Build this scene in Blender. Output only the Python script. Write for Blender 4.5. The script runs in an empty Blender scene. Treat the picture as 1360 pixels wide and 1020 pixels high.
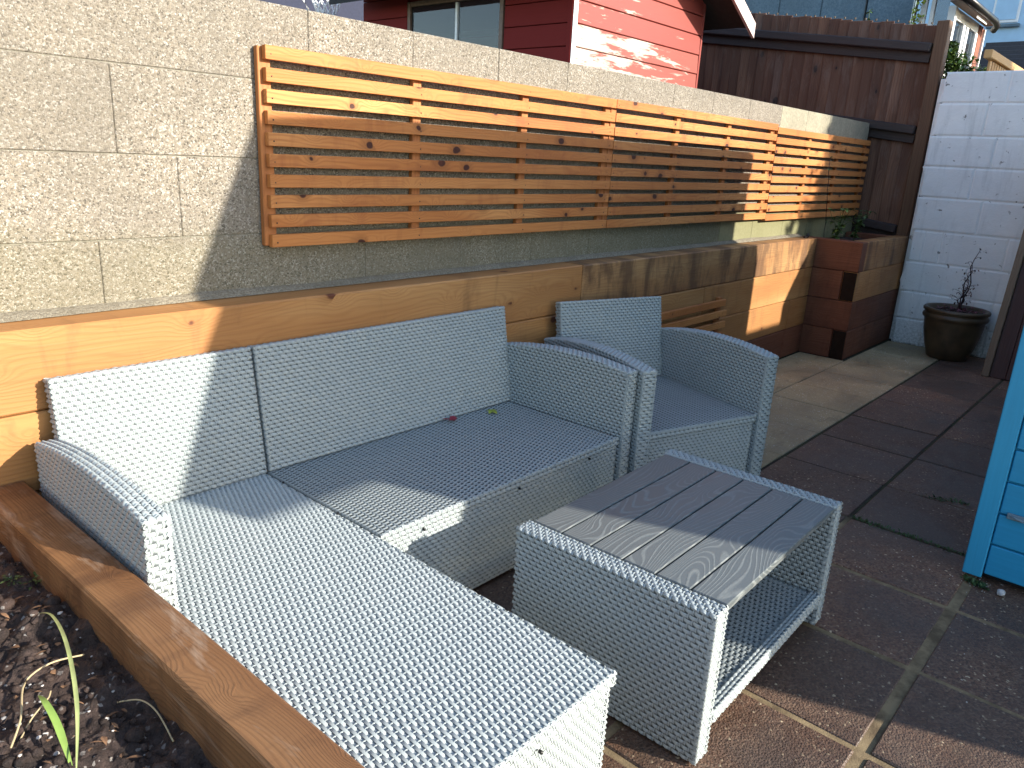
import bpy, math, random
import numpy as np
from mathutils import Vector, Matrix, noise
random.seed(7); rng = np.random.default_rng(7)
S = bpy.context.scene; COL = S.collection
rad = math.radians

# ------------------------------------------------------------------ camera
cam_d = bpy.data.cameras.new('camera'); cam = bpy.data.objects.new('camera', cam_d); COL.objects.link(cam); S.camera = cam
CX, CY, CZ = -1.2797, -2.1783, 1.3067
def _R(rx, ry, rz):
    return Matrix.Rotation(rz, 3, 'Z') @ Matrix.Rotation(rx, 3, 'X') @ Matrix.Rotation(ry, 3, 'Y')
_m = _R(-.2942, -.0539, -.8539)
_r, _f, _u = _m.col[0], _m.col[1], _m.col[2]
M4 = Matrix(((_r[0], _u[0], -_f[0], CX), (_r[1], _u[1], -_f[1], CY), (_r[2], _u[2], -_f[2], CZ), (0, 0, 0, 1)))
cam.matrix_world = M4
cam_d.sensor_width = 36; cam_d.lens = 1005.0/1360*36; cam_d.clip_end = 2000; cam_d.clip_start = .02
# ------------------------------------------------------------------ world, sun, exposure
SUN_DIR = Vector((-.352, .936, -.39)).normalized()      # direction the light travels
EL = math.asin(-SUN_DIR.z)
W = bpy.data.worlds.new('World'); S.world = W; W.use_nodes = True
nt = W.node_tree; nt.nodes.clear()
sky = nt.nodes.new('ShaderNodeTexSky'); sky.sky_type = 'NISHITA'; sky.sun_disc = False
sky.sun_elevation = EL; sky.sun_rotation = math.atan2(.352, -.936); sky.air_density = 1.0; sky.dust_density = .6; sky.ozone_density = .8
bg = nt.nodes.new('ShaderNodeBackground'); bg.inputs[1].default_value = .15
wo = nt.nodes.new('ShaderNodeOutputWorld'); nt.links.new(sky.outputs[0], bg.inputs[0]); nt.links.new(bg.outputs[0], wo.inputs[0])
sd = bpy.data.lights.new('sun', 'SUN'); sd.energy = 4.1; sd.angle = rad(.5); sd.color = (1, .935, .81)
sun = bpy.data.objects.new('sun', sd); COL.objects.link(sun); sun.rotation_euler = SUN_DIR.to_track_quat('-Z', 'Y').to_euler(); sun.location = (3, -8, 6)
S.view_settings.view_transform = 'Standard'; S.view_settings.look = 'None'; S.view_settings.exposure = 1.40; S.view_settings.gamma = 1
S.view_settings.use_curve_mapping = False
S.render.engine = 'CYCLES'; S.cycles.max_bounces = 8; S.cycles.diffuse_bounces = 5

# ------------------------------------------------------------------ node helpers
class NT:
    def __init__(s, name):
        s.m = bpy.data.materials.new(name); s.m.use_nodes = True; s.t = s.m.node_tree; s.t.nodes.clear()
        s.b = s.n('ShaderNodeBsdfPrincipled'); o = s.n('ShaderNodeOutputMaterial'); s.l(s.b.outputs[0], o.inputs[0]); s.o = o
    def n(s, t, **k):
        x = s.t.nodes.new(t)
        for a, v in k.items(): setattr(x, a, v)
        return x
    def l(s, a, b): s.t.links.new(a, b)
    def set(s, inp, v):
        if hasattr(v, 'links') or hasattr(v, 'is_output'): s.l(v, inp)
        else: inp.default_value = v
    def coord(s, kind='Object', scale=(1, 1, 1), rnd=True):
        if kind == 'World': c = s.n('ShaderNodeNewGeometry').outputs['Position']
        else: c = s.n('ShaderNodeTexCoord').outputs['Object']
        if rnd:
            oi = s.n('ShaderNodeObjectInfo'); a = s.n('ShaderNodeVectorMath', operation='SCALE'); 
            cb = s.n('ShaderNodeCombineXYZ'); s.l(oi.outputs['Random'], cb.inputs[0]); s.l(oi.outputs['Random'], cb.inputs[1]); s.l(oi.outputs['Random'], cb.inputs[2])
            s.l(cb.outputs[0], a.inputs[0]); a.inputs['Scale'].default_value = 37.0
            ad = s.n('ShaderNodeVectorMath', operation='ADD'); s.l(c, ad.inputs[0]); s.l(a.outputs[0], ad.inputs[1]); c = ad.outputs[0]
        mp = s.n('ShaderNodeVectorMath', operation='MULTIPLY'); s.l(c, mp.inputs[0]); mp.inputs[1].default_value = scale
        return mp.outputs[0]
    def scale(s, v, sc):
        mp = s.n('ShaderNodeVectorMath', operation='MULTIPLY'); s.l(v, mp.inputs[0]); mp.inputs[1].default_value = sc; return mp.outputs[0]
    def noise(s, v, sc=1., det=4, rough=.55, dist=0.):
        x = s.n('ShaderNodeTexNoise'); s.l(v, x.inputs['Vector']); x.inputs['Scale'].default_value = sc; x.inputs['Detail'].default_value = det
        x.inputs['Roughness'].default_value = rough; x.inputs['Distortion'].default_value = dist; return x.outputs['Fac']
    def vor(s, v, sc=1., feature='F1', out='Distance', rnd=1.):
        x = s.n('ShaderNodeTexVoronoi', feature=feature); s.l(v, x.inputs['Vector']); x.inputs['Scale'].default_value = sc; x.inputs['Randomness'].default_value = rnd
        return x.outputs[out]
    def math(s, op, a, b=0., c=0., clamp=False):
        x = s.n('ShaderNodeMath', operation=op, use_clamp=clamp); s.set(x.inputs[0], a); s.set(x.inputs[1], b); s.set(x.inputs[2], c); return x.outputs[0]
    def ramp(s, f, stops, interp='LINEAR'):
        x = s.n('ShaderNodeValToRGB'); s.l(f, x.inputs[0]); e = x.color_ramp.elements; x.color_ramp.interpolation = interp
        while len(e) < len(stops): e.new(.5)
        for el, (p, c) in zip(e, stops):
            el.position = p; el.color = (*c, 1) if len(c) == 3 else c
        return x.outputs[0]
    def rs(s, f, a, b, lo=0., hi=1.):
        x = s.n('ShaderNodeMapRange'); x.clamp = True; s.l(f, x.inputs[0])
        x.inputs[1].default_value = a; x.inputs[2].default_value = b; x.inputs[3].default_value = lo; x.inputs[4].default_value = hi
        return x.outputs[0]
    def mix(s, f, a, b, mode='MIX'):
        x = s.n('ShaderNodeMix', data_type='RGBA', blend_type=mode); s.set(x.inputs[0], f)
        s.set(x.inputs[6], (*a, 1) if isinstance(a, tuple) else a); s.set(x.inputs[7], (*b, 1) if isinstance(b, tuple) else b); return x.outputs[2]
    def bump(s, h, strength=.5, dist=.002):
        x = s.n('ShaderNodeBump'); s.l(h, x.inputs['Height']); x.inputs['Strength'].default_value = strength; x.inputs['Distance'].default_value = dist
        s.l(x.outputs[0], s.b.inputs['Normal']); return x
    def fin(s, col=None, rough=.6, spec=None, metal=None):
        if col is not None: s.set(s.b.inputs['Base Color'], (*col, 1) if isinstance(col, tuple) else col)
        s.set(s.b.inputs['Roughness'], rough)
        if spec is not None: s.set(s.b.inputs['Specular IOR Level'], spec)
        if metal is not None: s.b.inputs['Metallic'].default_value = metal
        return s.m
    def sep(s, v):
        x = s.n('ShaderNodeSeparateXYZ'); s.l(v, x.inputs[0]); return x.outputs

def plain(name, col, rough=.6, spec=.4, metal=0., nz=.12, sc=30.):
    k = NT(name); c = k.coord('Object'); f = k.noise(c, sc, 4)
    d = tuple(v*(1-nz*1.6) for v in col); l = tuple(min(1, v*(1+nz)) for v in col)
    return k.fin(k.ramp(f, [(.3, d), (.7, l)]), rough, spec, metal)

def wood(name, light, mid, dark, ring=95., knots=True, rough=.62, knotcol=(.10, .03, .012), kx=4.5, ky=6.5, stain=None, bump=.35, varyc=.35, grey=None, ringamt=.34, kfreq=.22, ksize=.17):
    k = NT(name); c = k.coord('Object'); x, y, z = k.sep(c)
    yz = k.math('ADD', y, z)
    kv = k.n('ShaderNodeCombineXYZ'); k.l(k.math('MULTIPLY', k.math('ADD', x, k.math('MULTIPLY', k.noise(k.scale(c, (14, 14, 14)), 1., 2), .05)), kx), kv.inputs[0]); k.l(k.math('MULTIPLY', yz, ky), kv.inputs[1])
    vk = k.n('ShaderNodeTexVoronoi', feature='F1', voronoi_dimensions='2D'); k.l(kv.outputs[0], vk.inputs['Vector']); vk.inputs['Scale'].default_value = 1.
    d = vk.outputs['Distance']
    big = k.noise(k.scale(c, (.9, 5., 5.)), 1., 3, .5, .3)
    kn = k.rs(d, 0., .5, 1., 0.) if knots else None
    bend = k.math('MULTIPLY', big, .16)
    if knots: bend = k.math('ADD', bend, k.math('MULTIPLY', k.math('POWER', kn, 2.5), .04))
    rr = k.math('SINE', k.math('MULTIPLY', k.math('ADD', k.math('ADD', y, k.math('MULTIPLY', z, .8)), bend), ring*6.28))
    rings = k.rs(rr, -.2, 1., 0., 1.)
    fine = k.noise(k.scale(c, (5., 160., 160.)), 1., 3, .6)
    col = k.ramp(big, [(.3, light), (.55, mid), (.78, tuple((a+b)/2 for a, b in zip(mid, dark)))])
    oi = k.n('ShaderNodeObjectInfo').outputs['Random']
    col = k.mix(k.math('MULTIPLY', rings, ringamt), col, dark)
    col = k.mix(k.rs(fine, .45, .75, 0., .28), col, dark)
    col = k.mix(k.math('MULTIPLY', oi, varyc), col, mid)
    if knots:
        rc = k.sep(vk.outputs['Color'])[0]
        thr = k.rs(rc, 1-kfreq, 1., .03, ksize)
        core = k.math('SUBTRACT', thr, d); core = k.rs(core, -.02, .02)
        halo = k.rs(k.math('SUBTRACT', k.math('MULTIPLY', thr, 2.4), d), -.08, .1, 0, .5)
        has = k.math('GREATER_THAN', rc, 1-kfreq)
        col = k.mix(k.math('MULTIPLY', halo, has), col, tuple((a*.45+b*.55) for a, b in zip(mid, knotcol)))
        col = k.mix(k.math('MULTIPLY', core, has), col, knotcol)
    if stain:
        sn = k.noise(k.scale(c, (9., 2.2, 2.2)), 1., 5, .65, .4)
        col = k.mix(k.rs(sn, stain[0], stain[1], 0, stain[3]), col, stain[2])
    if grey:
        gn = k.noise(k.scale(c, (2.5, 9., 9.)), 1., 5, .7, .6)
        col = k.mix(k.rs(gn, grey[0], grey[1], 0, grey[3]), col, grey[2])
    h = k.math('ADD', k.math('MULTIPLY', rings, .4), fine)
    k.bump(h, bump, .0015)
    return k.fin(col, k.rs(fine, .3, .8, rough-.08, rough+.12), .35)

M = {}
M['slat'] = wood('slat_wood', (.64, .305, .10), (.46, .165, .042), (.22, .05, .013), ring=85, varyc=.6, kx=7.5, ky=11., knotcol=(.055, .014, .006), ringamt=.34, kfreq=.30, ksize=.15, stain=(.54, .72, (.26, .065, .02), .5))
M['batten'] = wood('batten_wood', (.50, .20, .07), (.40, .15, .045), (.20, .06, .02), ring=70)
M['sleeper'] = wood('sleeper_wood', (.50, .275, .105), (.37, .170, .055), (.19, .065, .022), ring=95, ringamt=.26, kfreq=.10, ksize=.11, varyc=.4, stain=(.55, .72, (.12, .055, .025), .45))
M['sleeper_stained'] = wood('sleeper_wood_water_stained', (.45, .255, .105), (.33, .162, .060), (.17, .064, .026), ring=95, ringamt=.26, kfreq=.10, ksize=.11, stain=(.44, .60, (.085, .042, .022), .75))
M['sleeper_red'] = wood('sleeper_wood_red', (.20, .078, .040), (.15, .054, .028), (.085, .024, .010), ring=95, kfreq=.10, ksize=.11, stain=(.5, .7, (.06, .022, .012), .5))
M['border'] = wood('border_timber_wood', (.27, .145, .065), (.19, .088, .036), (.06, .025, .012), ring=120, ringamt=.30, kfreq=.06, ksize=.10,  stain=(.48, .66, (.055, .024, .013), .6), grey=(.52, .66, (.42, .33, .25), .55), rough=.5, bump=.6)
M['endgrain'] = plain('dark_end_grain', (.022, .014, .010), .9, .1)
M['fence'] = wood('fence_board_wood', (.32, .165, .10), (.13, .062, .040), (.04, .02, .016), ring=60, kx=4, ky=7., ringamt=.35, rough=.85, knotcol=(.018, .012, .012), grey=(.5, .7, (.22, .155, .125), .5), varyc=.85)
M['fence_rail'] = wood('fence_rail_wood', (.060, .042, .040), (.045, .032, .030), (.02, .014, .014), knots=False)
M['post'] = wood('fence_post_wood', (.17, .09, .048), (.12, .060, .032), (.05, .025, .014), ring=50)
M['orange'] = wood('new_fence_wood', (.62, .38, .16), (.55, .31, .12), (.35, .17, .06), knots=False)
M['gate'] = wood('gate_board_wood', (.085, .042, .032), (.065, .030, .024), (.03, .014, .012), )
M['gate_edge'] = wood('gate_edge_wood', (.23, .17, .11), (.17, .12, .075), (.08, .055, .035), ring=50)

# plastic rattan
def rattan():
    k = NT('grey_plastic_rattan'); c = k.coord('World', rnd=False)
    f = k.noise(c, 90., 3); g = k.noise(c, 3., 3)
    col = k.mix(k.rs(g, .35, .65, 0, .35), (.325, .362, .366), (.375, .405, .405))
    col = k.mix(k.rs(f, .4, .7, 0, .18), col, (.27, .305, .31))
    return k.fin(col, k.rs(f, .3, .7, .36, .48), .5)
M['rattan'] = rattan(); M['rattan_gap_shade'] = plain('dark_grey_weave_gap_shade', (.085, .098, .102), .7)  # second material: shade in the weave gaps painted as a dark backing
def composite():
    k = NT('grey_composite_board'); c = k.coord('Object'); x, y, z = k.sep(c)
    b = k.math('ADD', k.noise(k.scale(c, (2.6, 8., 8.)), 1., 1, .4, .25), k.math('MULTIPLY', k.math('ABSOLUTE', k.math('SUBTRACT', y, .012)), 2.6))
    r = k.math('SINE', k.math('MULTIPLY', b, 150.)); ln = k.rs(r, .35, .95)
    fd = k.noise(k.scale(c, (60, 300, 300)), 1., 3)
    col = k.mix(k.math('MULTIPLY', ln, k.rs(fd, .3, .6, .35, .9)), (.108, .120, .122), (.195, .210, .205))
    k.bump(ln, .35, .0008)
    return k.fin(col, k.rs(ln, 0, 1, .34, .5), .5)
M['composite'] = composite()
M['black'] = plain('black_bolt', (.012, .012, .013), .4)

def aggregate(name, tones, scale=150., algae=None, bumpd=.0026, stain=.4):
    k = NT(name); c = k.coord('World', rnd=False)
    cell = k.n('ShaderNodeTexVoronoi', feature='F1'); 
    wob = k.n('ShaderNodeTexNoise'); k.l(c, wob.inputs['Vector']); wob.inputs['Scale'].default_value = scale*1.1; wob.inputs['Detail'].default_value = 2
    off = k.n('ShaderNodeVectorMath', operation='MULTIPLY_ADD'); k.l(wob.outputs['Color'], off.inputs[0]); off.inputs[1].default_value = (.007,)*3; k.l(c, off.inputs[2])
    k.l(off.outputs[0], cell.inputs['Vector']); cell.inputs['Scale'].default_value = scale
    r = k.sep(cell.outputs['Color'])[0]
    n = len(tones); col = k.ramp(r, [(i/(n-1)*.98, t) for i, t in enumerate(tones)])
    fine = k.noise(c, scale*2.2, 4, .7)
    col = k.mix(k.rs(fine, .50, .72, 0, .55), col, tuple(v*.42 for v in tones[n//2]))
    big = k.noise(c, 3.1, 5, .62, .4)
    col = k.mix(k.rs(big, .42, .66, 0, stain), col, tuple(v*.55 for v in tones[n//2]))
    oi = k.n('ShaderNodeObjectInfo').outputs['Random']; col = k.mix(k.math('MULTIPLY', oi, .28), col, tuple(v*.6 for v in tones[n//2]))
    streak = k.noise(k.scale(c, (7., 1., .9)), 1., 5, .65); col = k.mix(k.rs(streak, .55, .72, 0, .30), col, tuple(v*.45 for v in tones[n//2]))
    if algae:
        x, y, z = k.sep(c)
        zz = k.math('ADD', z, k.math('MULTIPLY', k.math('SUBTRACT', big, .5), .35))
        a = k.rs(zz, algae[0], algae[1], 1., 0.)
        xr = k.rs(x, .2, 3.6, .35, 1.)
        col = k.mix(k.math('MULTIPLY', k.math('MULTIPLY', a, xr), algae[3]), col, algae[2])
    h = k.math('ADD', k.rs(cell.outputs['Distance'], 0, .7, 1, 0), k.math('MULTIPLY', fine, 1.2))
    k.bump(h, .8, bumpd)
    return k.fin(col, .9, .2)
M['block'] = aggregate('concrete_block', [(.08, .067, .055), (.24, .205, .16), (.33, .29, .235), (.29, .24, .175), (.56, .52, .46)], 250., (.98, 1.10, (.15, .145, .06), .65))
M['block_smooth'] = aggregate('smooth_concrete_block', [(.26, .24, .18), (.32, .29, .215), (.37, .335, .25)], 90., (1.02, 1.12, (.17, .17, .07), .7), .001)
M['mortar'] = aggregate('mortar', [(.20, .18, .14), (.27, .25, .20), (.30, .28, .23)], 260., (1.0, 1.1, (.15, .15, .07), .6), .001)
M['fillet'] = aggregate('gritty_mortar', [(.17, .14, .10), (.25, .215, .16), (.33, .29, .22)], 200., None, .002)

def slab(name, tones, wet, mossc, scale=170., cool=True):
    k = NT(name); c = k.coord('World', rnd=False); oi = k.n('ShaderNodeObjectInfo').outputs['Random']
    cell = k.n('ShaderNodeTexVoronoi', feature='F1'); k.l(c, cell.inputs['Vector']); cell.inputs['Scale'].default_value = scale
    r = k.sep(cell.outputs['Color'])[0]
    n = len(tones); col = k.ramp(r, [(i/(n-1)*.98, t) for i, t in enumerate(tones)])
    big = k.noise(c, 2.3, 6, .65, .5); mid = k.noise(c, 9., 5, .7)
    speck = k.rs(k.sep(cell.outputs['Color'])[1], .975, .995)
    col = k.mix(k.math('MULTIPLY', speck, .8), col, tuple(min(1, v*4.5+.03) for v in tones[-1]))
    col = k.mix(k.rs(big, .40, .62, 0, .6), col, tuple(v*.38 for v in tones[1]))
    col = k.mix(k.rs(mid, .55, .75, 0, .35), col, mossc)
    g3 = k.noise(c, 1.1, 4, .6); col = k.mix(k.rs(g3, .46, .62, 0, .45 if cool else .12), col, (tones[1][1]*.75,)*3)
    col = k.mix(k.math('MULTIPLY', oi, .6 if cool else .3), col, (tones[1][0]*.42, tones[1][1]*.62, tones[1][2]*.85) if cool else tuple(v*.65 for v in tones[1]))
    dk = k.noise(k.scale(c, (2., 6., 2.)), 1.3, 7, .72, .8); col = k.mix(k.rs(dk, .56, .68, 0, .6), col, tuple(v*.28 for v in tones[1]))
    h = k.math('ADD', k.rs(cell.outputs['Distance'], 0, .7, 1, 0), k.noise(c, scale*1.7, 3))
    k.bump(h, .7, .0022)
    return k.fin(col, k.rs(big, .38, .6, wet[1], wet[0]), .45)
M['slab_red'] = slab('red_paving_slab', [(.078, .040, .026), (.155, .074, .042), (.21, .108, .062), (.27, .17, .11)], (.42, .72), (.055, .050, .024))
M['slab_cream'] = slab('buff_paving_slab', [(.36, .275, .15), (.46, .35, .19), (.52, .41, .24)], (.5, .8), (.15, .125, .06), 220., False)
def jointm():
    k = NT('sandy_joint'); c = k.coord('World', rnd=False); x = k.sep(c)[0]; a = k.noise(c, 9., 6, .7); f = k.noise(c, 300., 3)
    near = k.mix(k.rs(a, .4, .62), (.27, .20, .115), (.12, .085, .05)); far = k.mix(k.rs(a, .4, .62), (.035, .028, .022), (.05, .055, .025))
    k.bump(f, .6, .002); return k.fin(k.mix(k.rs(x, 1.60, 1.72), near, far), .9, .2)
M['joint'] = jointm()

def whitepaint():
    k = NT('white_masonry_paint'); c = k.coord('World', rnd=False)
    big = k.noise(c, 3., 6, .6, .3); f = k.noise(c, 60., 5, .7); sp = k.noise(c, 22., 3, .6, .3)
    x, y, z = k.sep(c)
    col = k.mix(k.rs(big, .4, .7, 0, .5), (.80, .82, .82), (.66, .68, .69))
    col = k.mix(k.rs(sp, .66, .72, 0, .85), col, (.13, .12, .11)); tr_ = k.noise(k.scale(c, (1., 16., 2.)), 1., 5, .65); col = k.mix(k.rs(tr_, .52, .72, 0, .35), col, (.36, .38, .39))
    dirt = k.math('MULTIPLY', k.rs(z, .0, .32, 1, 0), k.rs(f, .35, .62))
    col = k.mix(k.math('MULTIPLY', dirt, .75), col, (.22, .24, .22))
    k.bump(k.math('ADD', k.math('MULTIPLY', f, .5), k.noise(c, 14., 4)), .55, .008)
    return k.fin(col, .75, .3)
M['white_wall'] = whitepaint()
def paint(name, col, under, thr=(.60, .64), rough=.45, sc=(3, 22, 22), streak=.15, xb=0.):
    k = NT(name); c = k.coord('Object'); xo = k.sep(k.coord('Object', rnd=False))[0]; n = k.noise(k.scale(c, sc), 1., 6, .68, .35); g = k.noise(k.scale(c, (6, 120, 120)), 1., 3)
    a = k.mix(k.rs(g, .35, .7, 0, streak*2), col, tuple(v*.7 for v in col))
    u = k.mix(k.rs(g, .35, .7, 0, .5), under, tuple(v*.72 for v in under))
    n = k.math('SUBTRACT', n, k.math('MULTIPLY', xo, xb)); m = k.rs(n, thr[0], thr[1])
    k.bump(k.math('SUBTRACT', k.math('MULTIPLY', g, .4), k.math('MULTIPLY', m, .7)), .4, .0012)
    return k.fin(k.mix(m, a, u), rough, .4)
M['blue'] = paint('blue_shed_paint', (.022, .265, .470), (.20, .27, .28), (.72, .74), .4)
M['blue_trim'] = paint('blue_trim_paint', (.034, .31, .52), (.25, .30, .3), (.70, .73), .4)
M['red'] = paint('worn_red_paint', (.26, .050, .038), (.50, .36, .29), (.62, .68), .55, xb=.06)
M['red_bare'] = paint('bare_shed_board', (.28, .062, .046), (.52, .38, .32), (.49, .56), .6, xb=.13)
M['red_shaded'] = paint('shaded_red_paint', (.19, .010, .008), (.20, .08, .06), (.72, .78), .85)  # darker copy of the red, shade of the sunless side put into the colour
M['white_gloss'] = plain('white_upvc', (.80, .80, .80), .3, .5, 0, .04)
M['trim_pale'] = plain('worn_pale_trim', (.52, .42, .40), .6)
M['frame_brown'] = plain('weathered_frame', (.20, .13, .10), .6)
M['glassy'] = None
def glass(name, tint, rough=.03, alpha=.55):
    k = NT(name); b = k.b; b.inputs['Base Color'].default_value = (*tint, 1); b.inputs['Roughness'].default_value = rough; b.inputs['Specular IOR Level'].default_value = 1.
    tr = k.n('ShaderNodeBsdfTransparent'); mx = k.n('ShaderNodeMixShader'); mx.inputs[0].default_value = alpha
    k.l(tr.outputs[0], mx.inputs[1]); k.l(b.outputs[0], mx.inputs[2]); k.l(mx.outputs[0], k.o.inputs[0]); return k.m
M['glassy'] = glass('window_glass', (.03, .04, .05), .03, .45)
M['roof_felt'] = plain('roof_felt', (.035, .035, .035), .9)
M['panel_wall'] = aggregate('blue_grey_panel', [(.13, .19, .24), (.16, .23, .28), (.19, .26, .31)], 60., None, .001)
M['gutter'] = plain('black_gutter', (.012, .013, .016), .3)
M['blue_render'] = plain('pale_blue_render', (.42, .62, .80), .85, .2, 0, .05, 4.)
M['brick_red'] = plain('red_brickwork', (.22, .08, .05), .85)
M['tile'] = plain('dark_roof_tile', (.055, .052, .060), .7)
M['navy'] = plain('dark_navy_render', (.020, .024, .050), .8)
M['pot'] = plain('brown_glazed_pot', (.075, .052, .028), .42, .5, 0, .3, 9.)
M['stem'] = plain('dry_dark_stem', (.035, .018, .020), .8)
M['deadleaf'] = plain('dead_purple_leaf', (.16, .07, .09), .8, .3, 0, .4)
M['leaf'] = plain('green_leaf', (.050, .095, .026), .55, .4, 0, .35, 12.)
M['leaf_light'] = plain('light_green_leaf', (.16, .24, .05), .55, .4, 0, .3, 12.)
M['leaf_yellow'] = plain('yellow_green_leaf', (.30, .36, .05), .6)
M['leaf_red'] = plain('dark_red_leaf', (.20, .012, .03), .5)
M['cord'] = plain('white_cord', (.75, .75, .75), .7)
M['bark'] = plain('bark', (.10, .07, .05), .9)
M['grass'] = plain('pale_grass_blade', (.34, .38, .15), .5, .4, 0, .15)
M['straw'] = plain('straw_root', (.42, .33, .19), .7)
M['pebble'] = plain('pale_pebble', (.50, .47, .44), .7, .3, 0, .35, 25.)
M['litter'] = plain('brown_leaf_litter', (.20, .11, .06), .8, .3, 0, .4, 20.)
def soilm():
    k = NT('dark_soil'); c = k.coord('World', rnd=False)
    a = k.noise(c, 22., 8, .75, .3); b = k.noise(c, 160., 5, .7); g = k.noise(c, 5., 3)
    col = k.ramp(a, [(.3, (.012, .009, .008)), (.48, (.038, .025, .021)), (.62, (.090, .060, .050)), (.76, (.16, .11, .09))])
    col = k.mix(k.rs(g, .45, .62, 0, .5), col, (.062, .038, .030))
    v = k.n('ShaderNodeTexVoronoi', feature='F1'); k.l(c, v.inputs['Vector']); v.inputs['Scale'].default_value = 160.
    sp = k.rs(k.sep(v.outputs['Color'])[0], .965, .99)
    col = k.mix(k.math('MULTIPLY', sp, .7), col, (.36, .33, .30))
    k.bump(k.math('ADD', a, k.math('MULTIPLY', b, .6)), 1., .010)
    return k.fin(col, k.rs(b, .3, .7, .5, .95), .35)
M['soil'] = soilm()
def groundm():
    k = NT('rough_ground'); c = k.coord('World', rnd=False); a = k.noise(c, 1.2, 8, .7)
    return k.fin(k.ramp(a, [(.3, (.035, .045, .02)), (.7, (.10, .09, .055))]), .95, .2)
M['ground'] = groundm()

# ------------------------------------------------------------------ mesh helpers
def mesh(name, v, f, mat, smooth=False):
    me = bpy.data.meshes.new(name); me.from_pydata([tuple(map(float, p)) for p in v], [], [tuple(map(int, q)) for q in f]); me.update()
    if mat is not None: me.materials.append(M[mat] if isinstance(mat, str) else mat)
    if smooth:
        me.polygons.foreach_set('use_smooth', [True]*len(me.polygons))
    return me
def link(name, data, parent=None, loc=(0, 0, 0), rot=(0, 0, 0)):
    o = bpy.data.objects.new(name, data); COL.objects.link(o); o.location = loc; o.rotation_euler = rot
    if parent: o.parent = parent
    return o
def thing(name, label, cat, loc=(0, 0, 0), rotz=0, group=None):
    o = bpy.data.objects.new(name, None); COL.objects.link(o); o.location = loc; o.rotation_euler = (0, 0, rotz); o.empty_display_size = .1
    o['label'] = label; o['category'] = cat
    if group: o['group'] = group
    return o
def tag(o, label, cat, group=None):
    o['label'] = label; o['category'] = cat
    if group: o['group'] = group
    return o
def struct(o): o['kind'] = 'structure'; return o
def stuff(o): o['kind'] = 'stuff'; return o
def cbox(l, w, h, c=.003):
    c = min(c, l*.45, w*.45, h*.45); v = []; idx = {}
    for sx in (-1, 1):
        for sy in (-1, 1):
            for sz in (-1, 1):
                X, Y, Z = sx*l/2, sy*w/2, sz*h/2
                for a, p in enumerate(((X, Y-sy*c, Z-sz*c), (X-sx*c, Y, Z-sz*c), (X-sx*c, Y-sy*c, Z))):
                    idx[(sx, sy, sz, a)] = len(v); v.append(p)
    f = []
    def fix(q, n):
        p = [Vector(v[i]) for i in q]; nn = (p[1]-p[0]).cross(p[2]-p[0])
        f.append(q if nn.dot(Vector(n)) > 0 else q[::-1])
    for s in (-1, 1):
        fix([idx[(s, a, b, 0)] for a, b in ((-1, -1), (1, -1), (1, 1), (-1, 1))], (s, 0, 0))
        fix([idx[(a, s, b, 1)] for a, b in ((-1, -1), (1, -1), (1, 1), (-1, 1))], (0, s, 0))
        fix([idx[(a, b, s, 2)] for a, b in ((-1, -1), (1, -1), (1, 1), (-1, 1))], (0, 0, s))
    for a in (-1, 1):
        for b in (-1, 1):
            fix([idx[(a, b, -1, 0)], idx[(a, b, 1, 0)], idx[(a, b, 1, 1)], idx[(a, b, -1, 1)]], (a, b, 0))
            fix([idx[(a, -1, b, 0)], idx[(a, 1, b, 0)], idx[(a, 1, b, 2)], idx[(a, -1, b, 2)]], (a, 0, b))
            fix([idx[(-1, a, b, 1)], idx[(1, a, b, 1)], idx[(1, a, b, 2)], idx[(-1, a, b, 2)]], (0, a, b))
            for d in (-1, 1): fix([idx[(a, b, d, 0)], idx[(a, b, d, 1)], idx[(a, b, d, 2)]], (a, b, d))
    return v, f
_cache = {}
def piece(name, parent, mat, x0, x1, y0, y1, z0, z1, c=.003, extra=(0, 0, 0), axis=None):
    """chamfered box; local X runs along its longest side so that grain follows it"""
    d = (x1-x0, y1-y0, z1-z0); ax = axis if axis is not None else max(range(3), key=lambda i: d[i])
    if ax == 0: dims, rot = d, (0, 0, 0)
    elif ax == 1: dims, rot = (d[1], d[0], d[2]), (0, 0, math.pi/2)
    else: dims, rot = (d[2], d[1], d[0]), (0, math.pi/2, 0)
    key = (name, mat, tuple(round(q, 4) for q in dims), c)
    if key not in _cache:
        v, f = cbox(*dims, c); _cache[key] = mesh(name, v, f, mat)
    o = link(name, _cache[key], parent, ((x0+x1)/2, (y0+y1)/2, (z0+z1)/2), rot)
    if any(extra): o.rotation_euler = (rot[0]+extra[0], rot[1]+extra[1], rot[2]+extra[2])
    return o
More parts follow.
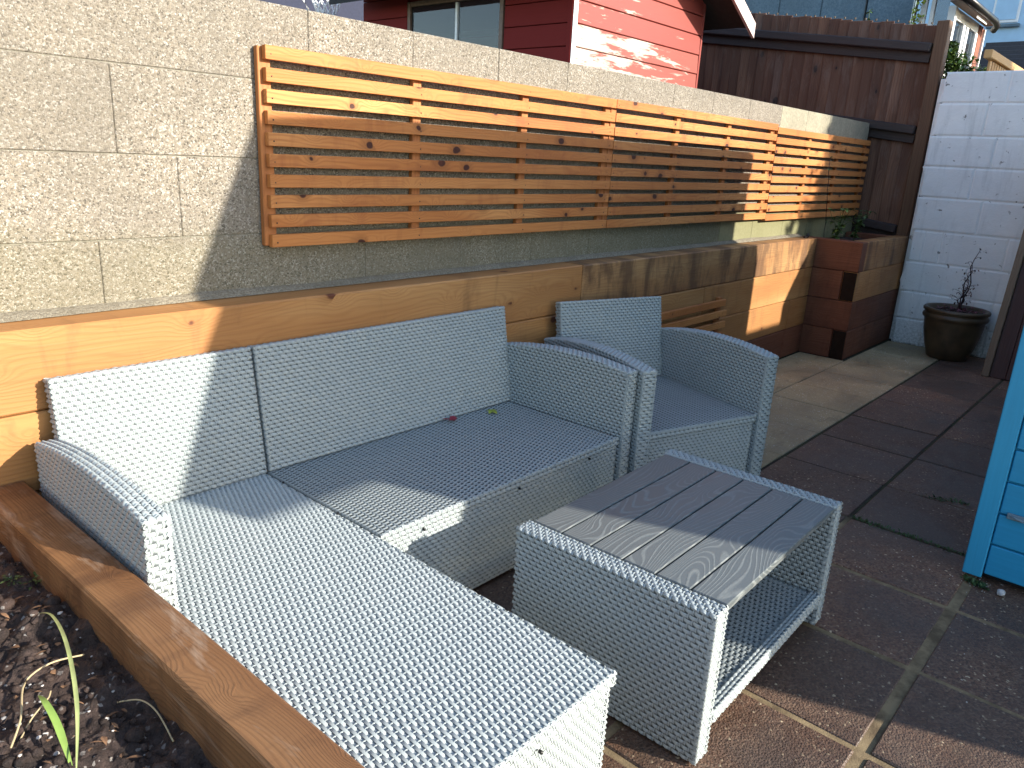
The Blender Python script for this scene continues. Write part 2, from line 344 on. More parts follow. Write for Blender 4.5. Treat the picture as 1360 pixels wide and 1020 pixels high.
class MB:
    def __init__(s): s.v = []; s.f = []
    def add(s, v, f, T=None):
        n = len(s.v); s.v += [tuple(T @ Vector(p)) if T else tuple(p) for p in v]; s.f += [tuple(i+n for i in q) for q in f]; return s
    def box(s, x0, x1, y0, y1, z0, z1, c=.002):
        v, f = cbox(x1-x0, y1-y0, z1-z0, c); return s.add(v, f, Matrix.Translation(((x0+x1)/2, (y0+y1)/2, (z0+z1)/2)))
    def tube(s, pts, r, n=6, cap=True):
        pts = [Vector(p) for p in pts]; base = len(s.v)
        for i, p in enumerate(pts):
            d = (pts[min(i+1, len(pts)-1)]-pts[max(i-1, 0)]).normalized(); a = d.orthogonal().normalized(); b = d.cross(a)
            ri = r[i] if isinstance(r, (list, tuple)) else r
            for k in range(n):
                t = 2*math.pi*k/n; s.v.append(tuple(p+(a*math.cos(t)+b*math.sin(t))*ri))
        for i in range(len(pts)-1):
            for k in range(n):
                s.f.append((base+i*n+k, base+i*n+(k+1) % n, base+(i+1)*n+(k+1) % n, base+(i+1)*n+k))
        if cap: s.f.append(tuple(base+k for k in range(n))[::-1]); s.f.append(tuple(base+(len(pts)-1)*n+k for k in range(n)))
        return s
    def leaf(s, p, d, up, L, w, fold=.25):
        p = Vector(p); d = Vector(d).normalized(); up = Vector(up); side = d.cross(up)
        if side.length < 1e-3: side = d.orthogonal()
        side.normalize(); up = side.cross(d); n = len(s.v)
        for t, ww, hh in ((0, 0, 0), (.35, .5, 0), (.7, .38, -.05), (1, 0, -.16)):
            c = p+d*L*t+up*L*hh
            if ww == 0: s.v.append(tuple(c))
            else: s.v += [tuple(c-side*w*ww+up*w*fold*ww), tuple(c), tuple(c+side*w*ww+up*w*fold*ww)]
        s.f += [(n, n+1, n+2), (n, n+2, n+3), (n+1, n+4, n+5, n+2), (n+2, n+5, n+6, n+3), (n+4, n+7, n+5), (n+5, n+7, n+6)]
        return s
    def prism(s, poly, a, b, axis='x'):
        n = len(s.v); m = len(poly)
        mk = (lambda t, p: (t, p[0], p[1])) if axis == 'x' else ((lambda t, p: (p[0], t, p[1])) if axis == 'y' else (lambda t, p: (p[0], p[1], t)))
        s.v += [mk(a, p) for p in poly]+[mk(b, p) for p in poly]
        s.f += [tuple(range(n, n+m))[::-1], tuple(range(n+m, n+2*m))]+[(n+i, n+(i+1) % m, n+m+(i+1) % m, n+m+i) for i in range(m)]
        return s
    def build(s, name, mat, parent=None, loc=(0, 0, 0), rot=(0, 0, 0), smooth=False):
        me = mesh(name, s.v, s.f, mat, smooth)
        import bmesh
        bm = bmesh.new(); bm.from_mesh(me); bmesh.ops.recalc_face_normals(bm, faces=bm.faces); bm.to_mesh(me); bm.free()
        return link(name, me, parent, loc, rot)

# ------------------------------------------------------------------ GROUND AND TERRACE
v = [(-300, -300, -.06), (300, -300, -.06), (300, 300, -.06), (-300, 300, -.06)]
struct(link('ground', mesh('ground', v, [(0, 1, 2, 3)], 'ground')))
b = MB(); b.box(-6, 60, .24, 60, -.2, 1.3, .01); struct(b.build('upper_garden_terrace', 'ground'))

# ------------------------------------------------------------------ PAVING (slabs are parts of the patio)
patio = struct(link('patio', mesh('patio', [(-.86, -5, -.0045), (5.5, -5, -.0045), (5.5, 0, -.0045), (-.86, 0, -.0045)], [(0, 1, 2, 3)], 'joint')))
jx = [-.86, -.45, -.022, .405, .832, 1.258, 1.688]
rx = jx+[2.135, 2.60, 3.06, 3.52, 3.98, 4.44, 4.90, 5.345]
ry = [-.948, -1.406, -1.868, -2.33, -2.79, -3.25]
for j in range(len(ry)-1):
    for i in range(len(rx)-1):
        if rx[i] > 1.6 and j > 1: continue
        sh = 0.0 if rx[i] < 1.6 else (.05 if j else 0)
        g = .006 if rx[i] >= 1.6 else .010
        dz = random.uniform(-.0025, .0025)
        a0, a1 = rx[i], rx[i+1]
        o = piece('slab', patio, 'slab_red', a0+g, a1-g, ry[j+1]+(.014 if j == 1 and rx[i] < 1.6 else g), ry[j]-(.016 if j == 2 else g), -.035, 0, .004); o.location.z += dz
        o.rotation_euler = (random.uniform(-.002, .002), random.uniform(-.003, .003), o.rotation_euler.z)
cy = [-.145, -.478, -.944]
rows = [([-.86, -.3, .3, .9, 1.5, 1.9, 2.40, 2.95, 3.45, 4.10, 4.318], 0), ([-.86, -.3, .2, .66, 1.14, 1.63, 2.125, 2.59, 3.06, 3.46, 3.90, 4.36, 4.83, 5.345], 1)]
for xs, r in rows:
    for i in range(len(xs)-1):
        y1, y0 = cy[r], cy[r+1]
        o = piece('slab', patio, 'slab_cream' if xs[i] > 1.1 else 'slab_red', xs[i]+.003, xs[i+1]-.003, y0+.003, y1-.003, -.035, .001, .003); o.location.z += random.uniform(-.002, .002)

# ------------------------------------------------------------------ GARDEN WALL of concrete blocks
wall = thing('garden_wall', 'long buff concrete block wall carrying the slatted timber panels', 'wall', (0, 0, 0))
b = MB(); b.box(-4.5, 5.43, .0042, .21, 0, 1.688, .004); b.build('mortar_bed', 'mortar', wall)
cz = [1.697, 1.4797, 1.2547, 1.0297, .8047]
joints = {0: [-4.5, -3.6, -2.7, -1.75, -.75, .179, .602, 1.04, 1.475, 1.914, 2.37, 2.798, 3.255, 3.721, 4.15, 4.573, 5.0, 5.44],
          1: [-4.5, -3.4, -2.3, -1.35, -.42, .02, .46, .9, 1.34, 1.78, 2.22, 2.66, 3.1, 3.54, 3.98, 4.42, 4.86, 5.44],
          2: [-4.5, -3.1, -2.1, -1.2, -.26, .18, .62, 1.06, 1.5, 1.94, 2.38, 2.82, 3.26, 3.7, 4.14, 4.58, 5.02, 5.44],
          3: [-4.5, -3.4, -2.3, -1.4, -.49, .391, .864, 1.299, 1.725, 2.17, 2.61, 3.068, 3.516, 3.996, 4.44, 4.88, 5.44]}
for r in range(4):
    xs = joints[r]
    for i in range(len(xs)-1):
        mat = 'block_smooth' if (r in (0,) and xs[i] >= 3.7) or (r == 3 and xs[i] > 3.0) or (r in (1, 2) and xs[i] > 4.3) else 'block'
        o = piece('block', wall, mat, xs[i]+.0006, xs[i+1]-.0006, 0, .2, cz[r+1]+.0014, cz[r]-.0014, .0022); o.location.y = .1+random.uniform(-.0012, .0012)

# ------------------------------------------------------------------ SLATTED PANELS on the wall
def slat_panel(label, x0, ztop, n=10, L=1.8, y=-.044, bx=(0, .585, 1.165, 1.745), group='slatted panels along the wall', zpitch=.0607, tilt=0.):
    t = thing('wall_trellis', label, 'trellis panel', (x0, 0, ztop-zpitch*(n-1)-.039), 0, group)
    zt = zpitch*(n-1)+.039
    for i, q in enumerate(bx):
        piece('batten', t, 'batten', q+(0 if i else -.012), q+(.038 if i else .030), y+.021, -.003, .004, zt-.004, .002)
    for k in range(n):
        o = piece('slat', t, 'slat', .002, L-.002, y, y+.020, k*zpitch, k*zpitch+.039, .0011)
        o.location.y += random.uniform(-.001, .001); o.location.z += random.uniform(-.0012, .0012)
        o.rotation_euler.y = random.uniform(-.0009, .0009)
    t.rotation_euler.y = tilt
    nm = MB()
    for q in bx:
        for k in range(n):
            nm.box(q+.018, q+.0225, y-.0012, y+.002, k*zpitch+.012, k*zpitch+.0165, .001)
    stuff(nm.build('screw_heads', 'black', t))
    return t
slat_panel('slatted timber panel with broad sunlit slats, nearest the camera, above the sofa', 0.0, 1.5755)
slat_panel('middle slatted timber panel, mostly in shade, above the armchair', 1.801, 1.5745)
slat_panel('slatted timber panel at the far end of the wall, above the corner planter', 3.602, 1.560)
# offcut leaning on sleepers behind the chair
t = thing('slatted_offcut', 'short slatted timber offcut leaning on the sleepers behind the armchair', 'trellis panel', (2.03, -.148, .0), 0)
piece('batten', t, 'batten', .80, .84, -.022, -.002, .10, .565, .002); piece('batten', t, 'batten', .12, .16, -.022, -.002, .10, .565, .002)
for k in range(7):
    z = .115+k*.0665; piece('slat', t, 'slat', -.02+random.uniform(0, .02), .865+random.uniform(-.02, .02), -.043, -.023, z, z+.040, .0022)

# ------------------------------------------------------------------ SLEEPER RETAINING WALL
sw = thing('sleeper_wall', 'low retaining wall of stacked brown timber sleepers below the block wall', 'retaining wall')
zt = [.846, .636, .425, .213, 0.]
sj = [[-3.2, -.9, 1.506, 4.316], [-3.2, -1.6, .4, 2.70, 4.316], [-3.2, -.3, 1.6, 3.99, 4.316], [-3.2, -1.6, 1.0, 3.97, 4.316]]
for r in range(4):
    for i in range(len(sj[r])-1):
        a, c_ = sj[r][i], sj[r][i+1]
        mat = 'sleeper_stained' if (r == 0 and a > 1) else ('sleeper_red' if r == 3 else 'sleeper')
        dy = random.uniform(-.002, .002)
        piece('sleeper', sw, mat, a+.002, c_-.002, -.142+dy, -.004, zt[r+1]+.0015, zt[r]-.0015, .005)
b = MB(); n = 60; xs = np.linspace(-3.2, 4.3, n+1)
vv = []; ff = []
for i, x in enumerate(xs):
    w = .035+.012*noise.noise(Vector((x*2, 3, 1))); h = .016+.006*noise.noise(Vector((x*3, 9, 1)))
    vv += [(x, -w, .8465), (x, -w*.5, .8465+h*.7), (x, -.001, .8465+h)]
for i in range(n): ff += [(3*i, 3*i+3, 3*i+4, 3*i+1), (3*i+1, 3*i+4, 3*i+5, 3*i+2)]
link('mortar_fillet', mesh('mortar_fillet', vv, ff, 'fillet', True), sw)

# corner planter
pl = thing('corner_planter', 'tall square corner planter of interlocked reddish timber sleepers', 'planter', (4.318, -.461, 0))
for r in range(4):
    z0, z1 = zt[r+1]+.0015, zt[r]-.0015
    if r % 2 == 0:
        piece('sleeper', pl, 'sleeper_red', 0, .10, .0, .455, z0, z1, .004)
        piece('sleeper', pl, 'sleeper_stained' if r == 0 else 'sleeper_red', .102, 1.09, 0.002, .10, z0, z1, .004)
    else:
        piece('sleeper', pl, 'sleeper_red', 0.002, .10, .102, .455, z0, z1, .004)
        piece('sleeper', pl, 'sleeper' if r == 1 else 'sleeper_red', .006, 1.09, .0, .10, z0, z1, .004)
        piece('end_grain', pl, 'endgrain', .001, .0055, .004, .096, z0+.004, z1-.004, .001)
piece('sleeper', pl, 'sleeper_red', .98, 1.08, .102, .455, .02, .84, .004)
b = MB(); b.box(.102, .978, .102, .45, .5, .80, .01); b.build('planter_soil', 'soil', pl)

def plant(label, loc, h, nst, seed, mats=('leaf', 'leaf_light'), name='leafy_plant', L=.045, spread=.5):
    R = random.Random(seed); t = thing(name, label, 'plant', loc)
    st = MB(); lf = MB(); l2 = MB()
    for s in range(nst):
        a = R.uniform(0, 6.28); sp = R.uniform(.1, spread)*h; pts = [Vector((0, 0, 0))]
        for i in range(1, 6):
            q = i/5; pts.append(Vector((math.cos(a)*sp*q*q+R.uniform(-.01, .01)*h, math.sin(a)*sp*q*q+R.uniform(-.01, .01)*h, h*R.uniform(.8, 1)*q)))
        st.tube(pts, [.003, .0028, .0025, .002, .0016, .001], 5)
        for i in range(1, 6):
            for k in range(3):
                aa = R.uniform(0, 6.28); (lf if R.random() < .6 else l2).leaf(pts[i], (math.cos(aa), math.sin(aa), R.uniform(-.5, .4)), (0, 0, 1), L*R.uniform(.6, 1.2), L*.55)
    st.build('stem', 'stem' if 'deadleaf' in mats else 'leaf', t); stuff(lf.build('foliage', mats[0], t)); stuff(l2.build('foliage', mats[1], t)); return t
plant('bushy green leafy plant at the front left corner of the sleeper planter', (4.52, -.20, .80), .26, 7, 3, L=.05)
plant('smaller dusky green plant beside the fence in the sleeper planter', (4.86, -.22, .80), .25, 7, 5, ('leaf', 'leaf'), L=.045)
# thin climbing stem in front of the slats
R = random.Random(2); t = thing('climbing_vine', 'thin bare climbing stem rising in front of the far slatted panel', 'plant', (4.60, -.09, .80))
pts = [Vector((random.uniform(-.012, .012)-.02*i, 0, .075*i)) for i in range(9)]; b = MB(); b.tube(pts, .0022, 5); b.build('stem', 'stem', t)
b = MB()
for i in range(2, 9):
    for k in range(2): b.leaf(pts[i], (R.uniform(-1, 1), -.5, R.uniform(-.3, .5)), (0, 0, 1), .028, .014)
stuff(b.build('foliage', 'leaf', t))
# small stub on the sleeper top
b = MB(); b.tube([(0, 0, .006), (.05, -.006, .010)], .007, 7); b.tube([(.045, -.005, .008), (.075, .004, .022)], .011, 8); b.build('hose_end', 'black', None, (4.17, -.10, .846))
tag(bpy.data.objects['hose_end'], 'small black plastic stub lying on top of the sunlit sleepers', 'hose connector')

# ------------------------------------------------------------------ LEFT BED: border timber, soil
t = thing('border_timber', 'long weathered brown timber edging the soil bed along the chaise', 'edging', (-.775, -.144, .47))
ang = math.atan2(-1.5+.142, -.743+.775)
for k in range(2):
    v, f = cbox(2.6, .096, .205, .006); o = link('timber', mesh('timber', v, f, 'border'), t)
    T = Matrix.Rotation(ang, 4, 'Z') @ Matrix.Translation((1.3, -.048, -.1025-.208*k)); o.matrix_local = T
nx, ny = 190, 300; x0, x1, y0, y1 = -1.95, -.80, -2.3, -.143
X = np.linspace(x0, x1, nx); Y = np.linspace(y0, y1, ny); vv = []
for y in Y:
    for x in X:
        h = .375+.030*noise.fractal(Vector((x*4, y*4, 0)), 1., 2., 3)+.016*noise.turbulence(Vector((x*16, y*16, 4)), 3, False)+.009*noise.noise(Vector((x*55, y*55, 2)))+.005*noise.noise(Vector((x*130, y*130, 7)))
        vv.append((x, y, h))
ff = [(j*nx+i, j*nx+i+1, (j+1)*nx+i+1, (j+1)*nx+i) for j in range(ny-1) for i in range(nx-1)]
struct(link('soil_bed', mesh('soil_bed', vv, ff, 'soil', True)))
def soil_z(x, y): 
    i = int((x-x0)/(x1-x0)*(nx-1)+.5); j = int((y-y0)/(y1-y0)*(ny-1)+.5); i = max(0, min(nx-1, i)); j = max(0, min(ny-1, j)); return vv[j*nx+i][2]
import bmesh
def ico(sub=1):
    bm = bmesh.new(); bmesh.ops.create_icosphere(bm, subdivisions=sub, radius=1); v = [tuple(p.co) for p in bm.verts]; f = [tuple(q.index for q in p.verts) for p in bm.faces]; bm.free(); return v, f
iv, iff = ico(1); iv2, iff2 = ico(2)
def blob(mb, p, s, seed, sq=(1, 1, 1), hi=False):
    V, F = (iv2, iff2) if hi else (iv, iff); o = Vector((seed*7.3, seed*1.7, 0)); out = []
    for q in V:
        q = Vector(q); k = 1+.38*noise.noise(q*1.4+o); out.append((p[0]+q.x*s*sq[0]*k, p[1]+q.y*s*sq[1]*k, p[2]+q.z*s*sq[2]*k))
    mb.add(out, F)
R = random.Random(11)
cl, pb, lt = MB(), MB(), MB()
for i in range(1500):
    x, y = R.uniform(-1.4, -.88), R.uniform(-1.5, -.16); s = R.choice([.002, .003, .004, .005, .007, .010, .015 if i % 4 == 0 else .006]); blob(cl, (x, y, soil_z(x, y)+s*.25), s, i, (1, 1, .75), s > .014)
for i in range(230):
    x, y = R.uniform(-1.3, -.88), R.uniform(-1.45, -.2); s = R.choice([.0018, .0025, .0025, .0035, .005, .007 if i % 4 == 0 else .003]); blob(pb, (x, y, soil_z(x, y)+s*.5), s, i+900, (1, .8, .6))
for i in range(260):
    x, y = R.uniform(-1.3, -.88), R.uniform(-1.45, -.2); a = R.uniform(0, 6.28); lt.leaf((x, y, soil_z(x, y)+.004), (math.cos(a), math.sin(a), R.uniform(-.1, .3)), (R.uniform(-.3, .3), .2, 1), R.uniform(.008, .03), R.uniform(.003, .012))
stuff(cl.build('soil_clods', 'soil', None, smooth=True)); stuff(pb.build('pebbles', 'pebble')); stuff(lt.build('leaf_litter', 'litter'))
def strand(name, label, pts, r, mat, flat=False):
    b = MB(); P = [Vector(p) for p in pts]
    # smooth with catmull
    Q = []
    for i in range(len(P)-1):
        p0, p1, p2, p3 = P[max(i-1, 0)], P[i], P[i+1], P[min(i+2, len(P)-1)]
        for k in range(6):
            s = k/6; Q.append(.5*((2*p1)+(p2-p0)*s+(2*p0-5*p1+4*p2-p3)*s*s+(3*p1-p0-3*p2+p3)*s**3))
    Q.append(P[-1]); n = len(Q)
    if flat:
        base = 0
        for i, q in enumerate(Q):
            d = (Q[min(i+1, n-1)]-Q[max(i-1, 0)]).normalized(); s = d.cross(Vector((0, 0, 1))).normalized(); w = r*(.25+.75*min(1, i/(n*.25)))*(1-(i/(n-1))**4*.9)
            b.v += [tuple(q-s*w+Vector((0, 0, w*.35))), tuple(q), tuple(q+s*w+Vector((0, 0, w*.35)))]
        for i in range(n-1): b.f += [(3*i, 3*i+1, 3*i+4, 3*i+3), (3*i+1, 3*i+2, 3*i+5, 3*i+4)]
    else: b.tube(Q, r, 5)
    o = b.build(name, mat, None, smooth=True); return tag(o, label, 'grass' if flat else 'root')
Z = .385
strand('grass_blade', 'long pale striped grass blade arching over the soil bed', [(-1.005, -1.12, Z+.01), (-.965, -1.02, Z+.05), (-.925, -.86, Z+.055), (-.905, -.72, Z+.035), (-.915, -.66, Z+.015)], .0034, 'grass', True)
strand('green_leaf_blade', 'short broad bright green blade at the bottom of the soil bed', [(-1.005, -1.10, Z), (-1.00, -1.04, Z+.035), (-1.00, -.99, Z+.05), (-1.0, -.955, Z+.045)], .0055, 'leaf_light', True)
strand('root_strand', 'thin pale root curling over the soil left of the grass blade', [(-1.06, -1.0, Z), (-1.03, -.96, Z+.02), (-1.0, -.88, Z+.025), (-.955, -.86, Z+.03), (-.90, -.86, Z+.02)], .0018, 'straw')
strand('root_strand', 'short pale forked root lying beside the broad green blade', [(-1.045, -.99, Z), (-1.015, -.96, Z+.012), (-.985, -.94, Z+.02), (-.975, -.925, Z+.022)], .0014, 'straw')
strand('root_strand', 'dry straw strand lying on soil close to the border timber', [(-.87, -1.14, Z-.01), (-.868, -1.08, Z+.01), (-.875, -1.03, Z+.008), (-.90, -1.0, Z)], .0014, 'straw')
def seedling(label, loc, s, seed):
    R = random.Random(seed); b = MB()
    for k in range(26):
        a = R.uniform(0, 6.28); r = R.uniform(0, s); b.leaf((math.cos(a)*r, math.sin(a)*r, R.uniform(.003, .018)), (math.cos(a), math.sin(a), R.uniform(0, .5)), (0, 0, 1), R.uniform(.006, .013), R.uniform(.004, .008))
    tag(b.build('weed', 'leaf', None, loc), label, 'weed', 'weeds')
seedling('small green weed in the soil beside the upper part of the border timber', (-.872, -.50, soil_z(-.872, -.5)), .022, 1)
seedling('pale green weed clump in the soil below the armrest, nearer the frame edge', (-.905, -.48, soil_z(-.905, -.48)), .014, 2)

# ------------------------------------------------------------------ WOVEN RATTAN
PU, PV = .0225, .0128
def weave(P0, U, V, Wd, Hd, top=None, bottom=None, pu=PU, pv=PV, h=.0044, skew=.24, deep=0.):
    """returns verts, quads of a woven sheet lying on the plane P0+u*U+v*V; strands run along U"""
    P0 = np.array(P0, float); U = np.array(U, float); V = np.array(V, float); N = np.cross(U, V)
    nr = max(1, round(Hd/pv)); pv = Hd/nr; ncol = max(1, round(Wd/pu)); pu = Wd/ncol
    U5 = np.array([-.46, -.36, 0, .36, .46]); H5 = np.array([-.9, .45, 1., .62, -.3]); V3 = np.array([-.43, 0, .43]); HV = np.array([-1.15, .0, -.85])
    HV = HV*(1+deep); out_v = []; out_q = []; cnt = 0
    gu, gv = np.meshgrid(U5, V3, indexing='ij'); hh = (H5[:, None]+HV[None, :])
    gv2 = gv - skew*gu*1.2
    hump = np.stack([gu*pu*1.0, gv2*pv, hh*h], -1).reshape(-1, 3)
    hq = np.array([(i*3+j, (i+1)*3+j, (i+1)*3+j+1, i*3+j+1) for i in range(4) for j in range(2)])
    wu, wv = np.meshgrid(np.array([-.085, 0, .085]), np.array([-.66, 0, .66]), indexing='ij')
    wh = np.array([[-.9, .45, -.9], [-.35, .98, -.35], [-.9, .45, -.9]])
    warp = np.stack([wu*pu, wv*pv, wh*h], -1).reshape(-1, 3); wh = wh-deep*.9*np.array([[0, 1, 0]]*3); wq = np.array([(i*3+j, (i+1)*3+j, (i+1)*3+j+1, i*3+j+1) for i in range(2) for j in range(2)])
    rr = []; cc = []
    for r in range(nr):
        off = .5 if r % 2 else 0.
        us = (np.arange(-1, ncol+1)+.5+off)*pu; us = us[(us > -pu*.42) & (us < Wd+pu*.42)]
        rr.append(np.full(len(us), (r+.5)*pv)); cc.append(us)
    cu = np.concatenate(cc); cv = np.concatenate(rr)
    if top is not None: k = cv-pv*.3 < top(cu); cu, cv = cu[k], cv[k]
    jit = rng.uniform(.82, 1.12, len(cu))
    for tpl, q, du in ((hump, hq, 0.), (warp, wq, pu*.5)):
        u = cu[:, None]+du+tpl[None, :, 0]; v = cv[:, None]+tpl[None, :, 1]; w = tpl[None, :, 2]*jit[:, None]
        u = np.clip(u, .0006, Wd-.0006); v = np.clip(v, .0006, Hd)
        if top is not None: v = np.minimum(v, top(u)-.0005)
        p = P0+u[..., None]*U+v[..., None]*V+w[..., None]*N
        nn = len(cu); out_v.append(p.reshape(-1, 3)); out_q.append((q[None]+(np.arange(nn)*len(tpl))[:, None, None]).reshape(-1, 4)+cnt); cnt += nn*len(tpl)
    return np.concatenate(out_v), np.concatenate(out_q)
def weave_top(P0, U, V, Wd, Hd, pu=.0434, pv=.00745, h=.0034, open_=False):
    P0 = np.array(P0, float); U = np.array(U, float); V = np.array(V, float); N = np.cross(U, V)
    nr = max(1, round(Hd/pv)); pv = Hd/nr; ncol = max(1, round(Wd/pu)); pu = Wd/ncol
    U5 = np.array([-.37, -.31, 0, .31, .37]); H5 = np.array([-.4, .60, .85, .75, -.3]); V3 = np.array([-.47, 0, .47]); HV = np.array([-.28, .0, -.28])
    if open_: U5 = U5*.80; H5 = np.array([-.8, .6, 1.05, .8, -.6])
    gu, gv = np.meshgrid(U5, V3, indexing='ij'); hump = np.stack([gu*pu, gv*pv, (H5[:, None]+HV[None])*h], -1).reshape(-1, 3)
    hq = np.array([(i*3+j, (i+1)*3+j, (i+1)*3+j+1, i*3+j+1) for i in range(4) for j in range(2)])
    bu, bv = np.meshgrid(np.array([-.125, -.098, -.07]), np.array([-.75, 0, .75]), indexing='ij'); bh = np.array([[-.5, -.1, -.5], [.65, 1.05, .65], [-.5, -.1, -.5]])
    bar = np.stack([bu*pu, bv*pv, bh*h], -1).reshape(-1, 3); bq = np.array([(i*3+j, (i+1)*3+j, (i+1)*3+j+1, i*3+j+1) for i in range(2) for j in range(2)])
    rr = []; cc = []
    for r in range(nr):
        us = (np.arange(-1, ncol+1)+.25+(.5 if r % 2 else 0.))*pu; us = us[(us > -pu*.26) & (us < Wd+pu*.26)]; rr.append(np.full(len(us), (r+.5)*pv)); cc.append(us)
    cu = np.concatenate(cc); cv = np.concatenate(rr); nn = len(cu); ov = []; oq = []; cnt = 0; jit = rng.uniform(.85, 1.12, nn)
    for tpl, q, du in ((hump, hq, 0.), (bar, bq, pu*.5)):
        u = np.clip(cu[:, None]+du+tpl[None, :, 0], .0006, Wd-.0006); v = np.clip(cv[:, None]+tpl[None, :, 1], .0006, Hd-.0006); w = tpl[None, :, 2]*jit[:, None]
        ov.append((P0+u[..., None]*U+v[..., None]*V+w[..., None]*N).reshape(-1, 3)); oq.append((q[None]+(np.arange(nn)*len(tpl))[:, None, None]).reshape(-1, 4)+cnt); cnt += nn*len(tpl)
    pl_ = np.array([P0+a*U+b_*V-N*(.0016 if open_ else .0007) for a, b_ in ((.003, .003), (Wd-.003, .003), (Wd-.003, Hd-.003), (.003, Hd-.003))]); ov.append(pl_); oq.append(np.array([[0, 1, 2, 3]])+cnt)
    return np.concatenate(ov), np.concatenate(oq)
def fast_mesh(name, parts, mat):
    V = []; Q = []; n = 0; smooth = []
    for v, q, sm in parts:
        V.append(np.asarray(v, float)); Q.append([tuple(int(i)+n for i in f) for f in q] if not isinstance(q, np.ndarray) else q+n); smooth.append((len(q), sm)); n += len(v)
    V = np.concatenate(V); loops = []; starts = []; tot = []
    c = 0
    for q in Q:
        if isinstance(q, np.ndarray):
            loops.append(q.reshape(-1)); starts.append(c+np.arange(len(q))*4); tot.append(np.full(len(q), 4)); c += q.size
        else:
            for f in q: loops.append(np.array(f)); starts.append(np.array([c])); tot.append(np.array([len(f)])); c += len(f)
    loops = np.concatenate(loops); starts = np.concatenate(starts); tot = np.concatenate(tot)
    me = bpy.data.meshes.new(name); me.vertices.add(len(V)); me.vertices.foreach_set('co', V.reshape(-1)); me.loops.add(len(loops)); me.loops.foreach_set('vertex_index', loops.astype(np.int32))
    me.polygons.add(len(starts)); me.polygons.foreach_set('loop_start', starts.astype(np.int32)); me.polygons.foreach_set('loop_total', tot.astype(np.int32))
    s = np.concatenate([np.full(k, sm) for k, sm in smooth]); me.polygons.foreach_set('use_smooth', s); me.update(calc_edges=True); me.validate()
    me.materials.append(M[mat]); me.materials.append(M['rattan_gap_shade'])
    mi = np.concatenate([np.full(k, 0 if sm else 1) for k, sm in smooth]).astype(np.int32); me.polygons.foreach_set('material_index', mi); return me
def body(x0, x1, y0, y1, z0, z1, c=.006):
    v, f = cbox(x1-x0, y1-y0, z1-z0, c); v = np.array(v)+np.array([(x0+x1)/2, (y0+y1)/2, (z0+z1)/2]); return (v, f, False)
e = .0048   # weave sheets sit just proud of the solid body
FA = dict(
 top=lambda x0, x1, y0, y1, z0, z1, al: ((x0, y0, z1), (1, 0, 0), (0, 1, 0), x1-x0, y1-y0) if al == 'x' else ((x1, y0, z1), (0, 1, 0), (-1, 0, 0), y1-y0, x1-x0),
 front=lambda x0, x1, y0, y1, z0, z1, al: ((x0, y0, z0), (1, 0, 0), (0, 0, 1), x1-x0, z1-z0),
 back=lambda x0, x1, y0, y1, z0, z1, al: ((x1, y1, z0), (-1, 0, 0), (0, 0, 1), x1-x0, z1-z0),
 left=lambda x0, x1, y0, y1, z0, z1, al: ((x0, y1, z0), (0, -1, 0), (0, 0, 1), y1-y0, z1-z0),
 right=lambda x0, x1, y0, y1, z0, z1, al: ((x1, y0, z0), (0, 1, 0), (0, 0, 1), y1-y0, z1-z0))
def wbox(name, parent, dims, faces, al='x', inset=.004, T=None):
    x0, x1, y0, y1, z0, z1 = dims
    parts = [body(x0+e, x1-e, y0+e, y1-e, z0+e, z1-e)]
    off = dict(top=(0, 0, -e), front=(0, e, 0), back=(0, -e, 0), left=(e, 0, 0), right=(-e, 0, 0))
    for f in faces:
        ff_, *aa = f.split(':'); a = aa[0] if aa else al
        P, U, V, Wd, Hd = FA[ff_](x0+inset*0+.0, x1, y0, y1, z0, z1, a)
        P = np.array(P, float)+np.array(off[ff_])*.75
        v, q = weave_top(P, U, V, Wd, Hd, open_=(a == 'x')) if (ff_ == 'top' and name in ('seat', 'shelf')) else weave(P, U, V, Wd, Hd); parts.append((v, q, True))
    if T is not None:
        parts = [((np.c_[np.asarray(v), np.ones(len(v))] @ np.array(T).T)[:, :3], q, s) for v, q, s in parts]
    return link(name, fast_mesh(name, parts, 'rattan'), parent)
